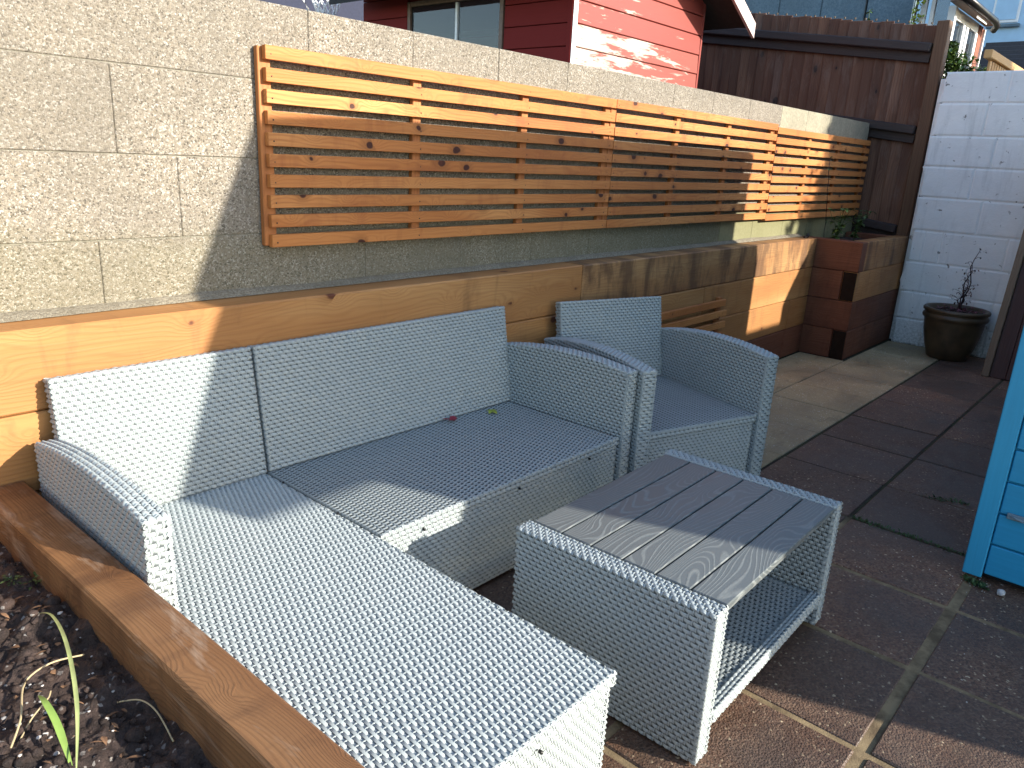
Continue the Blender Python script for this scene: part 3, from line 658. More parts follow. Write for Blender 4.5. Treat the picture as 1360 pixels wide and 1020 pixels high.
def arm(parent, xa, xb, yr, yf, zf, outer=True, inner=True):
    """armrest panel: arched top, local y from yr (back) to yf (front, negative)"""
    D = yr-yf
    def zt_(d): # d = distance from front
        return zf+.029-.29*(d-.255)**2*(1.0)
    ds = np.linspace(0, D, 15); x0, x1 = xa+e, xb-e
    vv = []; 
    for d in ds:
        for x in (x0, x1): vv += [(x, yf+e+d*(D-2*e)/D, .012), (x, yf+e+d*(D-2*e)/D, zt_(d)-e)]
    ff = []
    for i in range(14):
        a = i*4; c = a+4
        ff += [(a, c, c+1, a+1)[::-1], (a+2, c+2, c+3, a+3), (a+1, c+1, c+3, a+3)[::-1], (a, a+2, c+2, c)[::-1]]
    ff += [(0, 1, 3, 2)[::-1], (56, 57, 59, 58)]
    parts = [(vv, ff, False)]
    H = zf+.029-.014
    t_out = lambda u: zt_(D-u)-.014; t_in = lambda u: zt_(u)-.014
    g = .0026
    v, q = weave((xa+g, yr, .014), (0, -1, 0), (0, 0, 1), D, H, top=lambda u: zt_(D-u)-.014-.003); parts.append((v, q, True))
    v, q = weave((xb-g, yf, .014), (0, 1, 0), (0, 0, 1), D, H, top=lambda u: zt_(u)-.014-.003); parts.append((v, q, True))
    # front edge strip and arched top strip
    v, q = weave((xa, yf+g, .014), (1, 0, 0), (0, 0, 1), xb-xa, zt_(0)-.016, pu=.031); parts.append((v, q, True))
    v, q = weave((0, 0, 0), (1, 0, 0), (0, 1, 0), D, xb-xa, skew=.16, pv=.0145); 
    # map flat (u along depth, v across) to the arch
    u, w, h = v[:, 0], v[:, 1], v[:, 2]; ca = u; edge = np.minimum(w, (xb-xa)-w); drop = np.clip(.006-edge, 0, .006)**2/.006
    v = np.stack([xb-w, yf+ca, zt_(ca)-g+h-drop], -1); parts.append((v, q, True))
    return link('armrest', fast_mesh('armrest', parts, 'rattan'), parent)
def reclined(x0, x1, yb, z0, z1, back, th=.042):
    """backrest leaning back by `back` over its height; front bottom edge at yb"""
    H = math.hypot(z1-z0, back); a = math.atan2(back, z1-z0)
    T = Matrix.Translation((0, yb, z0)) @ Matrix.Rotation(-a, 4, 'X')
    return (x0, x1, 0, th, 0, H), T
def bolt(parent, loc, rot=(0, 0, 0)):
    b = MB(); b.tube([(0, 0, -.004), (0, 0, .003), (0, 0, .0045)], [.0038, .0038, .002], 8); return b.build('bolt', 'black', parent, loc, rot)

SZ = .343
# chaise module (left), local = world offset
ch = thing('chaise_lounge', 'long light grey rattan chaise with left armrest, half in sun, beside the soil bed', 'garden sofa', (-.70, -.2456, 0))
def W2(o): return (-o.location.x, -o.location.y)
X0, X1 = .006, .534
wbox('seat', ch, (X0, X1-.002, -1.2795, .022, SZ-.034, SZ), ['top:y', 'front', 'right'])
wbox('base', ch, (X0+.004, X1-.008, -1.272, .02, .018, SZ-.038), ['front', 'right', 'left'])
d, T = reclined(-.006, .532, 0, SZ+.001, .726, .0616); wbox('backrest', ch, d, ['front', 'top', 'left'], T=T)
arm(ch, -.052, .004, .07, -.545, .580)
bolt(ch, (.30, -1.28, .30), (math.pi/2, 0, 0)); bolt(ch, (X1-.004, -.09, SZ), ); bolt(ch, (X1-.004, -.36, SZ))
# loveseat module
lv = thing('rattan_loveseat', 'light grey rattan two-seat section with right armrest, mostly shaded', 'garden sofa', (-.166, -.2456, 0))
wbox('seat', lv, (.004, 1.10, -.5357, .022, SZ-.032, SZ), ['top:x', 'front'])
wbox('front_panel', lv, (.004, 1.10, -.527, .02, .018, SZ-.037), ['front'])
d, T = reclined(.006, 1.106, 0, SZ+.002, .726, .0616); wbox('backrest', lv, d, ['front', 'top', 'left', 'right'], T=T)
arm(lv, 1.104, 1.164, .07, -.545, .578)
for x in (.16, .56, .93): bolt(lv, (x, -.53, SZ-.04), (math.pi/2, 0, 0))
# armchair
ac = thing('rattan_armchair', 'light grey rattan armchair in shade between the loveseat and the open patio', 'armchair', (1.245, -.268, 0), rad(-18.2))
WC = .565
wbox('seat', ac, (0, WC, -.592, .022, SZ-.032, SZ), ['top:x', 'front'])
wbox('front_panel', ac, (0.002, WC-.002, -.580, .02, .018, SZ-.037), ['front'])
d, T = reclined(.0, WC, 0, SZ+.002, .712, .0616); wbox('backrest', ac, d, ['front', 'top', 'left', 'right'], T=T)
arm(ac, -.066, -.002, .07, -.60, .578); arm(ac, WC+.002, WC+.066, .07, -.60, .578)
# coffee table
tb = thing('coffee_table', 'rattan coffee table with six grey composite boards and an open shelf', 'coffee table', (.0567, -1.053, 0), .0208)
TL, TW, TH = .8054, .558, .3975
for k, (a, c_) in enumerate(((0, .060), (TL-.054, TL))):
    o = wbox('end_panel', tb, (a, c_, -TW, 0, .006, TH), ['top:y', 'front', 'left', 'right'])
for k in range(6):
    w = (TW-.010)/6; y0_ = -TW+.004+k*w
    piece('board', tb, 'composite', .0655, TL-.0585, y0_+.0022, y0_+w-.0022, TH-.022, TH-.003, .0025)
wbox('shelf', tb, (.061, TL-.055, -TW+.030, -.01, .085, .112), ['top:x'])
wbox('shelf_edge', tb, (.061, TL-.055, -TW-.002, -TW+.030, .082, .118), ['top:x', 'front'])
bolt(tb, (TL-.056, -TW+.06, .16), (0, -math.pi/2, 0)); bolt(tb, (TL-.056, -.06, .30), (0, -math.pi/2, 0))
for x in (.03, TL-.027):
    for y in (-.03, -TW+.03):
        b = MB(); b.tube([(x, y, 0), (x, y, .008)], .012, 10); b.build('foot', 'black', tb)

# leaves on the seat
b = MB(); b.leaf((0, 0, .004), (1, .2, .05), (0, -.6, 1), .06, .024); b.leaf((.005, 0, .006), (-.6, .5, .2), (0, 0, 1), .03, .012); b.leaf((0, 0, .004), (.8, -.7, .2), (0, 0, 1), .025, .01)
tag(b.build('red_leaf', 'leaf_red', None, (.56, -.275, SZ+.006)), 'small curled dark red leaf on the loveseat against the backrest', 'leaf')
b = MB()
for a in (0, .9, 1.9, 3.4, 4.6): b.leaf((0, 0, .004), (math.cos(a), math.sin(a), .05), (0, 0, 1), .028, .02)
tag(b.build('yellow_leaf', 'leaf_yellow', None, (.772, -.297, SZ+.002)), 'small yellow-green lobed leaf on the loveseat near its armrest', 'leaf')

# ------------------------------------------------------------------ WHITE PAINTED BLOCK WALL
ww = thing('white_block_wall', 'white painted concrete block wall closing the far end of the patio', 'wall', (5.35, -.49, 0))
b = MB(); b.box(.0055, .20, -3.6, -.03, 0, 2.045, .002); b.box(.10, .195, -.029, .036, 0, 2.02, .002); b.build('mortar_bed', 'white_wall', ww)
wz = [0, .207, .424, .660, .905, 1.157, 1.385, 1.608, 1.84, 2.06]
R = random.Random(4)
def rough_block(name, parent, mat, x0, x1, y0, y1, z0, z1, jl, seed):
    us = [0, .02, .3, .6, .85, .98, 1]; ws = [0, .05, .35, .7, .95, 1]; nv, nh = 6, 5; me = MB()
    # face towards -X subdivided with uneven surface, edges rounded into the joint
    for j in range(nh+1):
        for i in range(nv+1):
            u, w = us[i], ws[j]; y = y1-(y1-y0)*u; z = z0+(z1-z0)*w
            ed = min(min(u, 1-u)*(y1-y0), min(w, 1-w)*(z1-z0)); x = x0+(.0042 if ed < 1e-6 else 0)+.0015*noise.noise(Vector((y*7, z*7, seed)))
            if i == 0: y += jl*noise.noise(Vector((z*17, seed, 3)))
            me.v.append((x, y, z))
    for j in range(nh):
        for i in range(nv): a = j*(nv+1)+i; me.f.append((a, a+1, a+nv+2, a+nv+1))
    ring = [i for i in range(nv+1)]+[j*(nv+1)+nv for j in range(1, nh+1)]+[nh*(nv+1)+i for i in range(nv-1, -1, -1)]+[j*(nv+1) for j in range(nh-1, 0, -1)]
    n0 = len(me.v)
    for i in ring: p = me.v[i]; me.v.append((x1, p[1], p[2]))
    m = len(ring)
    for k in range(m): me.f.append((ring[k], ring[(k+1) % m], n0+(k+1) % m, n0+k))
    return me.build(name, mat, parent, smooth=False)
for r in range(9):
    y = 0.; first = True; k = 0
    lens = [.10, .12, .44] if r in (1, 3) else ([.34, .44] if r % 2 else [.44])
    if r == 0: lens = [.22, .44]
    while y > -3.5:
        L = lens[k] if k < len(lens) else .44
        if -3.6 < y: rough_block('block', ww, 'white_wall', 0+R.uniform(-.002, .002), .19, y-L+.003, y-.003+(.015*R.uniform(-1, 1) if first else 0), wz[r]+.003, wz[r+1]-.003, .03 if first else .002, r*13+k)
        y -= L; first = False; k += 1
# ------------------------------------------------------------------ POT
pt = thing('plant_pot', 'round brown glazed pot standing in front of the white wall', 'plant pot', (5.11, -.965, 0))
prof = [(0, 0), (.125, 0), (.14, .01), (.168, .10), (.192, .20), (.203, .285), (.206, .30), (.216, .305), (.222, .32), (.216, .335), (.210, .34), (.212, .350), (.222, .358), (.224, .372), (.215, .382), (.198, .380), (.190, .365), (.185, .34), (0, .34)]
b = MB(); n = 40
for r, z in prof:
    for k in range(n): a = 2*math.pi*k/n; b.v.append((r*math.cos(a), r*math.sin(a), z))
for i in range(len(prof)-1):
    for k in range(n): b.f.append((i*n+k, i*n+(k+1) % n, (i+1)*n+(k+1) % n, (i+1)*n+k))
b.build('pot_body', 'pot', pt, smooth=True)
b = MB(); R = random.Random(8)
for i in range(160):
    a = R.uniform(0, 6.28); r = R.uniform(0, .175); blob(b, (r*math.cos(a), r*math.sin(a), .343+R.uniform(0, .012)), R.uniform(.008, .02), i)
stuff(b.build('pot_soil', 'soil', pt))
dp = thing('withered_plant', 'tall withered dark plant with bare twigs growing in the brown pot', 'plant', (5.12, -.975, .345))
b = MB(); lf = MB()
for s in range(5):
    x, y = R.uniform(-.02, .02), R.uniform(-.02, .02); pts = []
    H = (.46, .36, .30, .2, .16)[s]
    for i in range(9):
        q = i/8; pts.append(Vector((x+.012*math.sin(i*1.7+s)+.02*q, y-.015*q+.014*math.sin(i*1.3+s*2), H*q)))
    b.tube(pts, [.0065*(1-i/12) for i in range(9)], 5)
    for i in range(2, 9):
        a = R.uniform(0, 6.28); d = Vector((math.cos(a)*.5, math.sin(a), .5)); L = R.uniform(.03, .08); tip = pts[i]+d*L; b.tube([pts[i], pts[i]+d*L*.5+Vector((0, 0, .008)), tip], [.002, .0016, .001], 4)
        for k in range(2): lf.leaf(tip, (R.uniform(-1, 1), R.uniform(-1, 1), R.uniform(-1, .2)), (0, 0, 1), .022, .012)
b.build('stem', 'stem', dp); stuff(lf.build('foliage', 'stem', dp))
lf = MB()
for i in range(110):
    a = R.uniform(0, 6.28); r = R.uniform(.04, .19); lf.leaf((r*math.cos(a), r*math.sin(a), R.uniform(0, .035)), (R.uniform(-1, 1), R.uniform(-1, 1), R.uniform(-.2, 1)), (0, 0, 1), .026, .016)
stuff(lf.build('dead_leaves', 'deadleaf', dp))
# leaning gate
g = thing('leaning_gate', 'old brown boarded gate leaning against the white wall behind the blue shed', 'gate', (4.70, -1.275, 0))
g.rotation_euler = (0, math.atan(.30), 0)
piece('gate_frame', g, 'gate_edge', 0, .075, -.045, 0, 0.005, 1.85, .004)
piece('gate_frame', g, 'gate_edge', .0, .045, -.80, -.047, 1.72, 1.80, .004)
for k in range(8): piece('board', g, 'gate', .02, .042, -.143-k*.097, -.048-k*.097, .01, 1.84, .003)
# ------------------------------------------------------------------ FENCE behind
fe = thing('garden_fence', 'tall dark brown feather-edge fence with heavy rails beyond the block wall', 'fence', (5.5, 0, 0))
ftop = lambda y: 2.466+.122*y
y = -.345; k = 0; R = random.Random(3)
while y < 2.9:
    h = ftop(y)+R.uniform(-.008, .008); w = .083
    v, f = cbox(h-.02, w+.012, .014, .003); me = mesh('board', v, f, 'fence')
    o = link('board', me, fe, (.010+R.uniform(-.001, .001), y+w/2, h/2), (0, math.pi/2, 0)); o.rotation_euler = (0, math.pi/2, 0)
    o.matrix_local = Matrix.Translation((.012, y+w/2, h/2)) @ Matrix.Rotation(.16, 4, 'Z') @ Matrix.Rotation(R.uniform(-.006, .006), 4, 'X') @ Matrix.Rotation(math.pi/2, 4, 'Y'); y += w
for zc, nm in ((2.255, .075), (1.66, .06), (.9, .06)):
    v, f = cbox(3.25, nm, .065, .008); o = link('rail', mesh('rail', v, f, 'fence_rail'), fe)
    o.matrix_local = Matrix.Translation((-.045, 1.27, zc+.122*1.27+.03)) @ Matrix.Rotation(.1215, 4, 'X') @ Matrix.Rotation(math.pi/2, 4, 'Z')
    v, f = cbox(3.25, .020, nm+.035, .004); o = link('rail', mesh('rail', v, f, 'fence_rail'), fe)
    o.matrix_local = Matrix.Translation((-.020, 1.27, zc+.122*1.27-.02)) @ Matrix.Rotation(.1215, 4, 'X') @ Matrix.Rotation(math.pi/2, 4, 'Z')
piece('post', fe, 'post', -.060, .035, -.441, -.352, 0, 2.43, .006)
b = MB()
for k in range(24):
    yy = -.30+.083*k; b.box(-.004, .004, yy-.006, yy+.006, ftop(yy)-.012, ftop(yy)+.002, .001)
b.tube([(0,0,0)]*2, .0001, 3) if False else None
b.build('top_cleats', 'gate_edge', fe)['kind'] = 'stuff'

# ------------------------------------------------------------------ RED SHED on the upper garden
rs = thing('red_shed', 'red timber shed with peeling paint and a window behind the block wall', 'shed', (3.006, 1.2, 1.30))
LX, LY = 1.672, 2.2
b = MB(); b.box(.012, LX-.012, .012, LY-.012, 0, .66, .004); b.box(.012, LX-.012, .012, LY-.012, 1.02, 1.32, .004)
b.box(.012, LX-.012, .012, .04, .6, 1.1, .002); b.box(LX-.04, LX-.012, .012, LY-.012, .6, 1.1, .002); b.box(.012, LX-.012, LY-.04, LY-.012, .6, 1.1, .002); b.box(.012, .04, .02, .63, .6, 1.1, .002); b.box(.012, .04, 1.62, LY-.02, .6, 1.1, .002)
b.build('inner_wall', 'red_shaded', rs)
pitch = .143
for k in range(10):
    z0 = k*pitch; z1 = z0+pitch-.005
    o = piece('board', rs, 'red_bare' if k in (4, 5) else 'red', .03, LX-.005, -.014, .008, z0, z1, .003); o.rotation_euler.x = rad(-2.2)
for k in range(10):
    z0 = k*pitch; z1 = z0+pitch-.005
    for (ya, yb) in (((.03, LY),) if z1 < .58 or z0 > 1.05 else ((.03, .60), (1.645, LY))):
        o = piece('board', rs, 'red_shaded', -.014, .008, ya, yb, z0, z1, .003)
    
piece('corner_trim', rs, 'cord', -.018, .028, -.020, -.0145, 0, 1.45, .002); piece('corner_trim', rs, 'red_shaded', -.022, -.0145, -.012, .028, 0, 1.45, .002)
piece('corner_trim', rs, 'red', LX-.004, LX+.02, -.018, .03, 0, 1.32, .002)
wf = link('window', None, rs) if False else None
b = MB(); yA, yB, zA, zB = .61, 1.635, .60, 1.10
b.box(-.02, .02, yA, yA+.035, zA, zB); b.box(-.02, .02, yB-.035, yB, zA, zB); b.box(-.02, .02, yA+.037, yB-.037, zA, zA+.035); b.box(-.02, .02, yA+.037, yB-.037, zB-.035, zB)
wn = b.build('window', 'frame_brown', rs)
piece('mullion', wn, 'white_gloss', -.016, .016, 1.075, 1.098, zA+.04, zB-.04, .002)
piece('pane', wn, 'glassy', -.002, .002, yA+.036, 1.072, zA+.036, zB-.036, .0005); piece('pane', wn, 'glassy', -.002, .002, 1.101, yB-.036, zA+.036, zB-.036, .0005)
b = MB(); b.box(.18, .21, .2, 2.0, .60, .775); b.build('inner_shelf', 'panel_wall', rs)
b = MB(); b.box(.5, .56, .1, 2.1, .80, .9); b.box(.5, .56, .1, 2.1, .92, .96); b.build('stored_timber', 'post', rs)
# gable roof facing the patio: ridge along y
ax_, az_ = LX/2, 1.72
for sgn in (-1, 1):
    poly = [(ax_, az_), (ax_, az_-.05), (ax_+sgn*(LX/2+.28), az_-.05-(LX/2+.28)*.52), (ax_+sgn*(LX/2+.28), az_-(LX/2+.28)*.52)]
    b = MB(); b.prism(poly, -.30, LY+.1, 'y'); b.build('roof', 'roof_felt', rs)
    poly = [(ax_, az_-.01), (ax_, az_-.12), (ax_+sgn*(LX/2+.30), az_-.12-(LX/2+.30)*.52), (ax_+sgn*(LX/2+.30), az_-.01-(LX/2+.30)*.52)]
    b = MB(); b.prism(poly, -.325, -.302, 'y'); b.build('bargeboard', 'trim_pale' if sgn > 0 else 'red', rs)
b = MB(); b.prism([(.02, 1.3), (LX-.02, 1.3), (ax_, 1.66)], .01, .03, 'y'); b.build('gable_panel', 'red', rs)

# ------------------------------------------------------------------ BLUE SUMMERHOUSE (right edge; its roof throws the big shadow)
bs = thing('blue_summerhouse', 'bright blue shiplap garden shed at the right edge of the patio', 'shed', (1.521, -1.843, 0))
foot = [(.014, -.014), (2.31, -.014), (2.94, -1.26), (2.94, -2.566), (.014, -2.566)]  # unseen far corner chamfered to shape the right edge of the shadow
b = MB(); b.prism(foot, .06, 1.97, 'z'); b.build('inner_wall', 'blue', bs)
b = MB(); b.prism([(.05, -.05), (2.28, -.05), (2.9, -1.27), (2.9, -2.52), (.05, -2.52)], -.03, .058, 'z'); b.build('gap_shade_block', 'black', bs)  # black block stands in for the shade in the gap underneath
for k in range(17):
    z0 = .032+k*.1135
    o = piece('board', bs, 'blue', -.002, .012, -2.51, -.057, z0, z0+.1075, .0035, axis=1); o.rotation_euler = (rad(4), 0, math.pi/2) if False else o.rotation_euler
for k in range(17):
    z0 = .032+k*.1135; piece('board', bs, 'blue', .06, 2.29, -.014, .0, z0, z0+.1075, .0035)
piece('corner_trim', bs, 'blue_trim', -.014, .012, -.054, .004, .018, 1.98, .003); piece('corner_trim', bs, 'blue_trim', -.014, .012, -2.57, -2.513, .018, 1.98, .003)
piece('corner_trim', bs, 'blue_trim', .013, .055, -.0135, .006, .018, 1.98, .003)
b = MB(); b.tube([(-.006, -.085, .262), (-.016, -.10, .262), (-.016, -.125, .256), (-.006, -.135, .258)], .0045, 6); b.box(-.012, -.002, -.142, -.08, .25, .27, .002); b.build('latch', 'panel_wall', bs)
# gable end and roof (ridge along x at y = -3.127)
ry_ = -1.284; zr = 2.665; sl = .395; ev = .095
gp = [(-.012, 1.972), (-2.566, 1.972), (ry_, zr-.09)]
b = MB(); b.prism(gp, .002, .02, 'x'); b.build('gable_panel', 'blue', bs)
zE = zr-sl*(abs(-2.566-ry_)+ev)
for sgn in (-1, 1):
    yE = ry_+sgn*(1.282+ev)
    # roof panel as polygon solid, right end cut along the made-up chamfer that sets the shadow edge
    xr_r, xr_e = 2.94, (2.94 if sgn < 0 else 2.31)
    V_ = []
    for dz in (0, -.115):
        V_ += [(-.363, ry_, zr+dz), (xr_r, ry_, zr+dz), (xr_e, yE, zE+dz), (-.363, yE, zE+dz)]
    me = MB(); me.add(V_, [(0, 1, 2, 3), (7, 6, 5, 4), (0, 4, 5, 1), (1, 5, 6, 2), (2, 6, 7, 3), (3, 7, 4, 0)]); me.build('roof', 'roof_felt', bs)
b = MB(); b.prism([(2.30, 1.96), (2.92, 1.96), (2.92, 2.54), (2.30, 1.97)], -1.30, -1.28, 'y'); b.build('end_gable', 'blue', bs)

# ------------------------------------------------------------------ UNSEEN SHADOW CASTERS added to shade the far end: back fence and tree
bf = thing('shadow_fence', 'unseen brown boarded fence added behind the summerhouse to shade the far end', 'fence', (4.52, -4.6, 0))
for k in range(46): piece('board', bf, 'fence', k*.12, k*.12+.117, 0, .018, 0, 2.13, .003)
tr = thing('shadow_tree', 'unseen leafy tree added beyond the back fence, crown shaped for the shadow edge', 'tree', (7.40, -5.9, 0))
b = MB(); b.tube([(0, 0, 0), (.03, .02, 1.2), (-.02, 0, 2.4)], [.14, .11, .07], 10); b.build('trunk', 'bark', tr)
lf = MB(); core = MB(); R = random.Random(21)
def crown(cx, cy, cz_, rx_, ry2, rz_, nleaf, lf, L):
    for i in range(nleaf):
        d = Vector((R.gauss(0, 1), R.gauss(0, 1), R.gauss(0, 1))).normalized(); rr = R.uniform(.86, 1.02); p = (cx+d.x*rx_*rr, cy+d.y*ry2*rr, cz_+d.z*rz_*rr)
        lf.leaf(p, (R.uniform(-1, 1), R.uniform(-1, 1), R.uniform(-1, .4)), d, L*R.uniform(.6, 1.3), L*.7)
for (a, c_, z_, r_) in ((0, 0, 3.0, 1.15), (.0, .1, 3.75, .75), (-.25, 0, 2.2, 1.10), (.5, -.2, 3.6, .9)):
    blob(core, (a, c_, z_), r_*.92, a+z_, hi=True); crown(a, c_, z_, r_, r_, r_, 1500, lf, .09)
core.build('crown', 'leaf', tr); stuff(lf.build('foliage', 'leaf', tr))

# ------------------------------------------------------------------ FAR BACKGROUND, top right
gw = thing('panel_garage', 'grey-blue concrete panel garage wall showing above the dark fence', 'garage', (8.0, .60, 0))
ys = [0, .49, .985, 1.485, 1.93, 2.43, 2.92, 3.4]
for i in range(7): piece('panel', gw, 'panel_wall', 0, .08, ys[i]+.006, ys[i+1]-.006, 1.4, 4.2, .006)
for i in range(8): piece('panel_post', gw, 'gutter' if i == 1 else 'panel_wall', -.02 if i == 1 else .015, .06, ys[i]-.004, ys[i]+.004, 1.4, 4.2, .001)
cn = thing('conservatory', 'white framed conservatory with black gutter beyond the fence post', 'conservatory', (6.98, -.05, 0))
def fr(parent, *a): return piece('window_frame', parent, 'white_gloss', *a)
b = MB(); b.box(.02, 1.1, .02, .33, 0, 2.08); b.build('base_wall', 'brick_red', cn)
fr(cn, -.03, .035, -.03, .035, 1.8, 2.80); fr(cn, -.02, .02, .155, .19, 1.8, 3.0); fr(cn, -.02, .02, .225, .275, 1.8, 3.2); fr(cn, -.02, .02, .04, .15, 2.10, 2.15)
fr(cn, .04, .34, -.02, .02, 2.10, 2.15); fr(cn, .04, .95, -.02, .02, 2.70, 2.79); fr(cn, .36, .44, -.025, .022, 2.08, 2.698); fr(cn, .50, .57, -.025, .022, 2.08, 2.698); fr(cn, .86, .94, -.025, .022, 2.08, 2.698)
piece('pane', cn, 'glassy', -.004, .004, .04, .15, 2.152, 2.95, .001); piece('pane', cn, 'glassy', .04, .355, -.004, .004, 2.152, 2.698, .001); piece('pane', cn, 'glassy', .572, .858, -.004, .004, 2.08, 2.698, .001)
piece('brick_pier', cn, 'brick_red', .945, 1.10, -.03, .2, 0, 2.78, .004); piece('corner_board', cn, 'white_gloss', 1.102, 1.13, -.05, .1, 0, 2.76, .003)
b = MB(); b.box(.25, .9, .25, .28, 2.1, 2.7); b.build('blind', 'panel_wall', cn)
V_ = [(-.35, -.13, 2.80), (1.12, -.13, 2.80), (1.12, .40, 3.12), (-.35, .40, 3.12)]; me = MB(); me.add(V_+[(a, c_, d_+.05) for a, c_, d_ in V_], [(3, 2, 1, 0), (4, 5, 6, 7), (0, 1, 5, 4), (1, 2, 6, 5), (2, 3, 7, 6), (3, 0, 4, 7)]); me.build('roof', 'tile', cn)
b = MB(); b.tube([(-.45, -.165, 2.80), (.5, -.165, 2.80), (.9, -.165, 2.795), (1.04, -.155, 2.775), (1.10, -.12, 2.745)], .032, 8); b.build('gutter', 'gutter', cn, smooth=True)
piece('soffit', cn, 'frame_brown', -.3, 1.1, -.128, -.035, 2.785, 2.798, .002)
piece('bracket', cn, 'white_gloss', .30, .72, -.133, -.129, 2.74, 2.765, .002)
# ivy by the frame
R = random.Random(31); t = thing('climbing_ivy', 'yellow-green ivy climbing the white conservatory frame above the fence', 'ivy', (6.90, .235, 2.0)); b = MB()
for i in range(260): b.leaf((R.uniform(-.04, .04), R.gauss(0, .026), R.uniform(.2, 1.3)), (R.uniform(-1, 1), R.uniform(-1, 1), R.uniform(-1, .5)), (-1, 0, .3), .032, .024)
stuff(b.build('foliage', 'leaf_yellow', t)); b = MB(); b.tube([(0, 0, 0), (.02, .02, .6), (0, 0, 1.3)], .01, 5); b.build('stem', 'bark', t)
t = thing('fence_creeper', 'thin leafy creeper shoot poking above the dark fence', 'creeper', (5.62, .22, 2.3)); b = MB(); lf = MB(); pts = [(0, 0, 0), (.01, .01, .1), (-.01, -.01, .18), (0, 0, .26)]; b.tube(pts, .003, 5)
for p in pts[1:]:
    for k in range(5): lf.leaf(p, (R.uniform(-1, 1), R.uniform(-1, 1), R.uniform(-.5, .8)), (0, 0, 1), .035, .022)
b.build('stem', 'leaf', t); stuff(lf.build('foliage', 'leaf', t))
# bush behind white wall
t = thing('green_bush', 'fresh green bush just behind the white block wall', 'bush', (6.35, -.28, 0)); b = MB(); b.tube([(0, 0, 0), (.02, 0, 1.0), (0, .02, 2.1)], [.04, .03, .012], 7); b.build('trunk', 'bark', t)
b = MB(); c2 = MB()
for (a, c_, z_, r_) in ((0, .05, 2.24, .14), (0, -.08, 2.16, .15), (.05, .06, 2.34, .08), (.05, -.20, 2.08, .12)):
    for i in range(420):
        d = Vector((R.gauss(0, 1), R.gauss(0, 1), R.gauss(0, 1))).normalized(); rr = R.uniform(.3, 1.08); (b if R.random() < .55 else c2).leaf((a+d.x*r_*rr, c_+d.y*r_*rr, z_+d.z*r_*rr), (R.uniform(-1, 1), R.uniform(-1, 1), R.uniform(-.6, .8)), (0, 0, 1), .045, .028)
stuff(b.build('foliage', 'leaf', t)); stuff(c2.build('foliage', 'leaf_light', t))
# orange fence
of = thing('orange_fence', 'bright new timber fence with capping rail beyond the white wall', 'fence', (5.62, -.72, 0))
for k in range(16): piece('board', of, 'orange', .02+k*.085, .02+k*.085+.06, 0, .016, 0, 2.165, .002)
piece('rail', of, 'orange', -.1, 1.36, -.025, .03, 2.168, 2.225, .004)
# blue house and tiled roof
bh = thing('blue_house', 'pale blue rendered house with a window far behind the garden', 'house', (20, .2, 0))
b = MB(); b.box(0, 6, -4, 7.5, 0, 7.2); b.build('wall', 'blue_render', bh)
for (ya, yb, za, zb) in ((1.74, 2.28, 4.72, 5.75), (-1.6, -.7, 4.72, 5.75)):
    o = piece('window', bh, 'white_gloss', -.03, .02, ya, yb, za, zb, .01); piece('pane', o, 'glassy', 0, 0.001, 0, .001, 0, .001) if False else None
    pn = piece('pane', bh, 'blue_render', -.045, -.031, ya+.05, yb-.05, za+.06, zb-.05, .003)
    piece('sill', bh, 'panel_wall', -.10, .0, ya-.06, yb+.06, za-.10, za-.03, .01)
th = thing('tiled_roof_house', 'low building with dark tiled roof in front of the blue house', 'house', (16, -1, 0))
b = MB(); b.box(.1, 3, -1.5, 2.7, 0, 3.4); b.build('wall', 'brick_red', th)
for k in range(7):
    x0_, z0_ = -.1+.10*k, 3.20+k*.088
    b = MB(); b.box(x0_, x0_+.13, -1.6, 2.72, z0_, z0_+.10, .006); b.build('tile_course', 'tile', th, smooth=False)
b = MB(); b.prism([(1.6, 3.08), (.9, 3.95-.35), (.2, 3.08)], -.35, -.12, 'x'); b.build('dormer', 'panel_wall', th)
piece('flue', th, 'white_gloss', -.5, -.42, 1.55, 1.63, 3.0, 3.42, .01)
# ------------------------------------------------------------------ top-left background
nh = thing('neighbour_house', 'dark navy house side with a pale window strip beyond the wall', 'house', (6.5, 9.0, 1.3))
b = MB(); b.box(-4.2, 4, 0, 5, 0, 5); b.build('wall', 'navy', nh)
for k in range(4): 
    o = piece('window', nh, 'frame_brown', -.62+k*.33-.6, -.33+k*.33-.6, -.04, .0, 1.38, 1.72, .01)
    piece('pane', nh, 'glassy', -.59+k*.33-.6, -.36+k*.33-.6, -.055, -.041, 1.42, 1.68, .003)
piece('window_ledge', nh, 'cord', -1.9, 1.0, -.08, .0, 1.75, 1.79, .005)
hp = thing('basketball_hoop', 'white corded net of a basketball hoop just above the wall', 'basketball hoop', (3.05, 4.0, 1.3))
b = MB(); Rn = .165; zr2 = 1.30
b.tube([(Rn*math.cos(a), Rn*math.sin(a), zr2) for a in np.linspace(0, 6.2831, 25)], .010, 6, False); b.build('rim', 'orange', hp, smooth=True)
b = MB()
for k in range(12):
    a0 = 2*math.pi*k/12
    for s in (-1, 1):
        pts = []
        for i in range(7):
            q = i/6; r = Rn*(1-.62*q); a = a0+s*q*1.1; pts.append((r*math.cos(a), r*math.sin(a), zr2-.23*q))
        b.tube(pts, .0055, 4, False)
b.build('net', 'cord', hp)
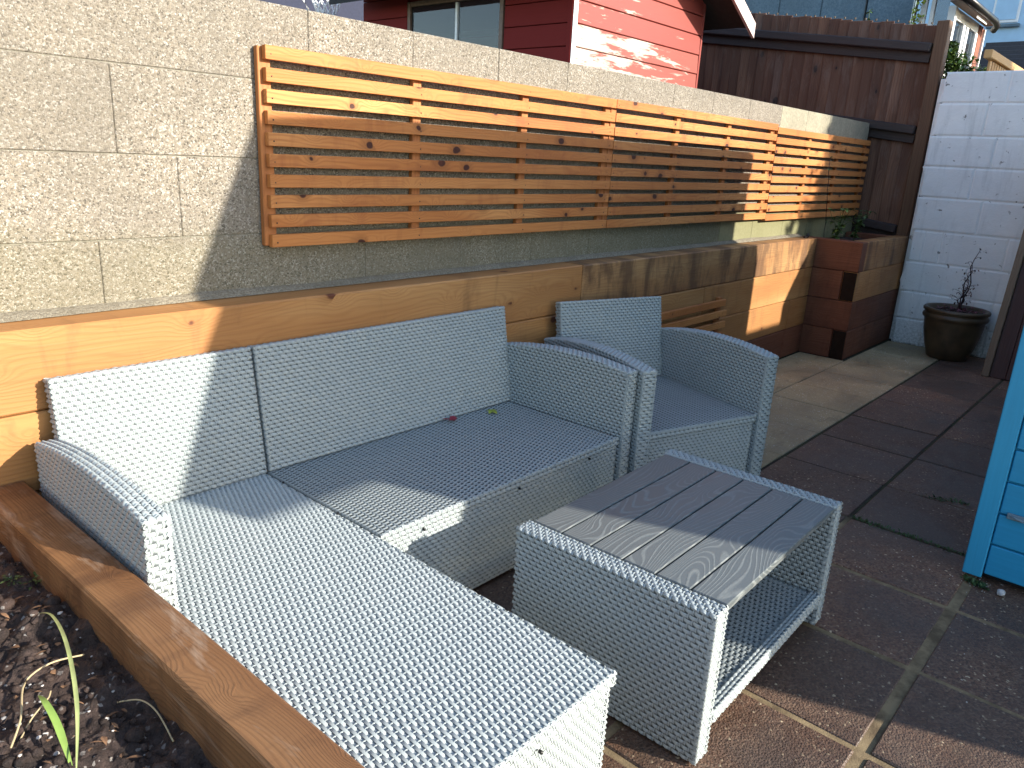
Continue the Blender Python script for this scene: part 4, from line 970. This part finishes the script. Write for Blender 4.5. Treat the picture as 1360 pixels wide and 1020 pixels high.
b = MB(); b.tube([(-.2, 0, 1.5), (-.245, 0, 1.3), (-.235, 0, 1.18), (-.19, 0, 1.12), (-.1, .2, 1.0)], .009, 6); b.tube([(-.1, .2, 1.0), (-.05, .3, 0)], .02, 8); b.build('bracket', 'cord', hp, smooth=True)

# ------------------------------------------------------------------ WEEDS and grit in paving joints
def joint_weeds(name, label, pts, n, seed, L=.02):
    R = random.Random(seed); b = MB()
    for i in range(n):
        k = R.uniform(0, len(pts)-1.001); j = int(k); q = k-j; p = Vector(pts[j]).lerp(Vector(pts[j+1]), q); p.x += R.gauss(0, .009); p.y += R.gauss(0, .009)
        b.leaf(p, (R.uniform(-1, 1), R.uniform(-1, 1), R.uniform(.1, 1)), (0, 0, 1), L*R.uniform(.4, 1.1), L*.35)
    return stuff(b.build(name, 'leaf', None))
joint_weeds('joint_moss', '', [(1.69, -1.42, 0), (1.69, -1.62, 0), (1.69, -1.84, 0)], 260, 1, .016)
joint_weeds('joint_moss', '', [(2.15, -1.56, 0), (2.19, -1.72, 0)], 60, 2, .022)
joint_weeds('joint_moss', '', [(1.50, -1.85, 0), (1.48, -1.92, 0)], 90, 3, .022)
b = MB(); R = random.Random(5)
for i in range(240):
    if i < 60: x, y = 4.25+R.gauss(0, .12), -.50+R.gauss(0, .03)
    elif i < 110: x, y = 1.5+R.gauss(0, .04), -1.88+R.gauss(0, .05)
    elif i < 190: x, y = R.uniform(1.2, 4.8), R.uniform(-1.85, -.5)
    else: x, y = R.uniform(.6, 1.9), R.uniform(-2.2, -1.4)
    s = R.choice([.0012, .0018, .0025, .0035 if i % 5 == 0 else .002]); blob(b, (x, y, s*.4), s, i, (1, .8, .5))
stuff(b.build('grit', 'pebble'))
for (p, s, lab) in (((1.475, -1.965, .008), .016, 'pale broken stone chip at the foot of the blue shed'), ((-.02, -1.62, .006), .02, 'flat pale stone chip on the slabs beside the front of the chaise')):
    b = MB(); blob(b, (0, 0, 0), s, 3+s, (1.3, .8, .5), True); tag(b.build('stone_chip', 'pebble', None, p), lab, 'stone')
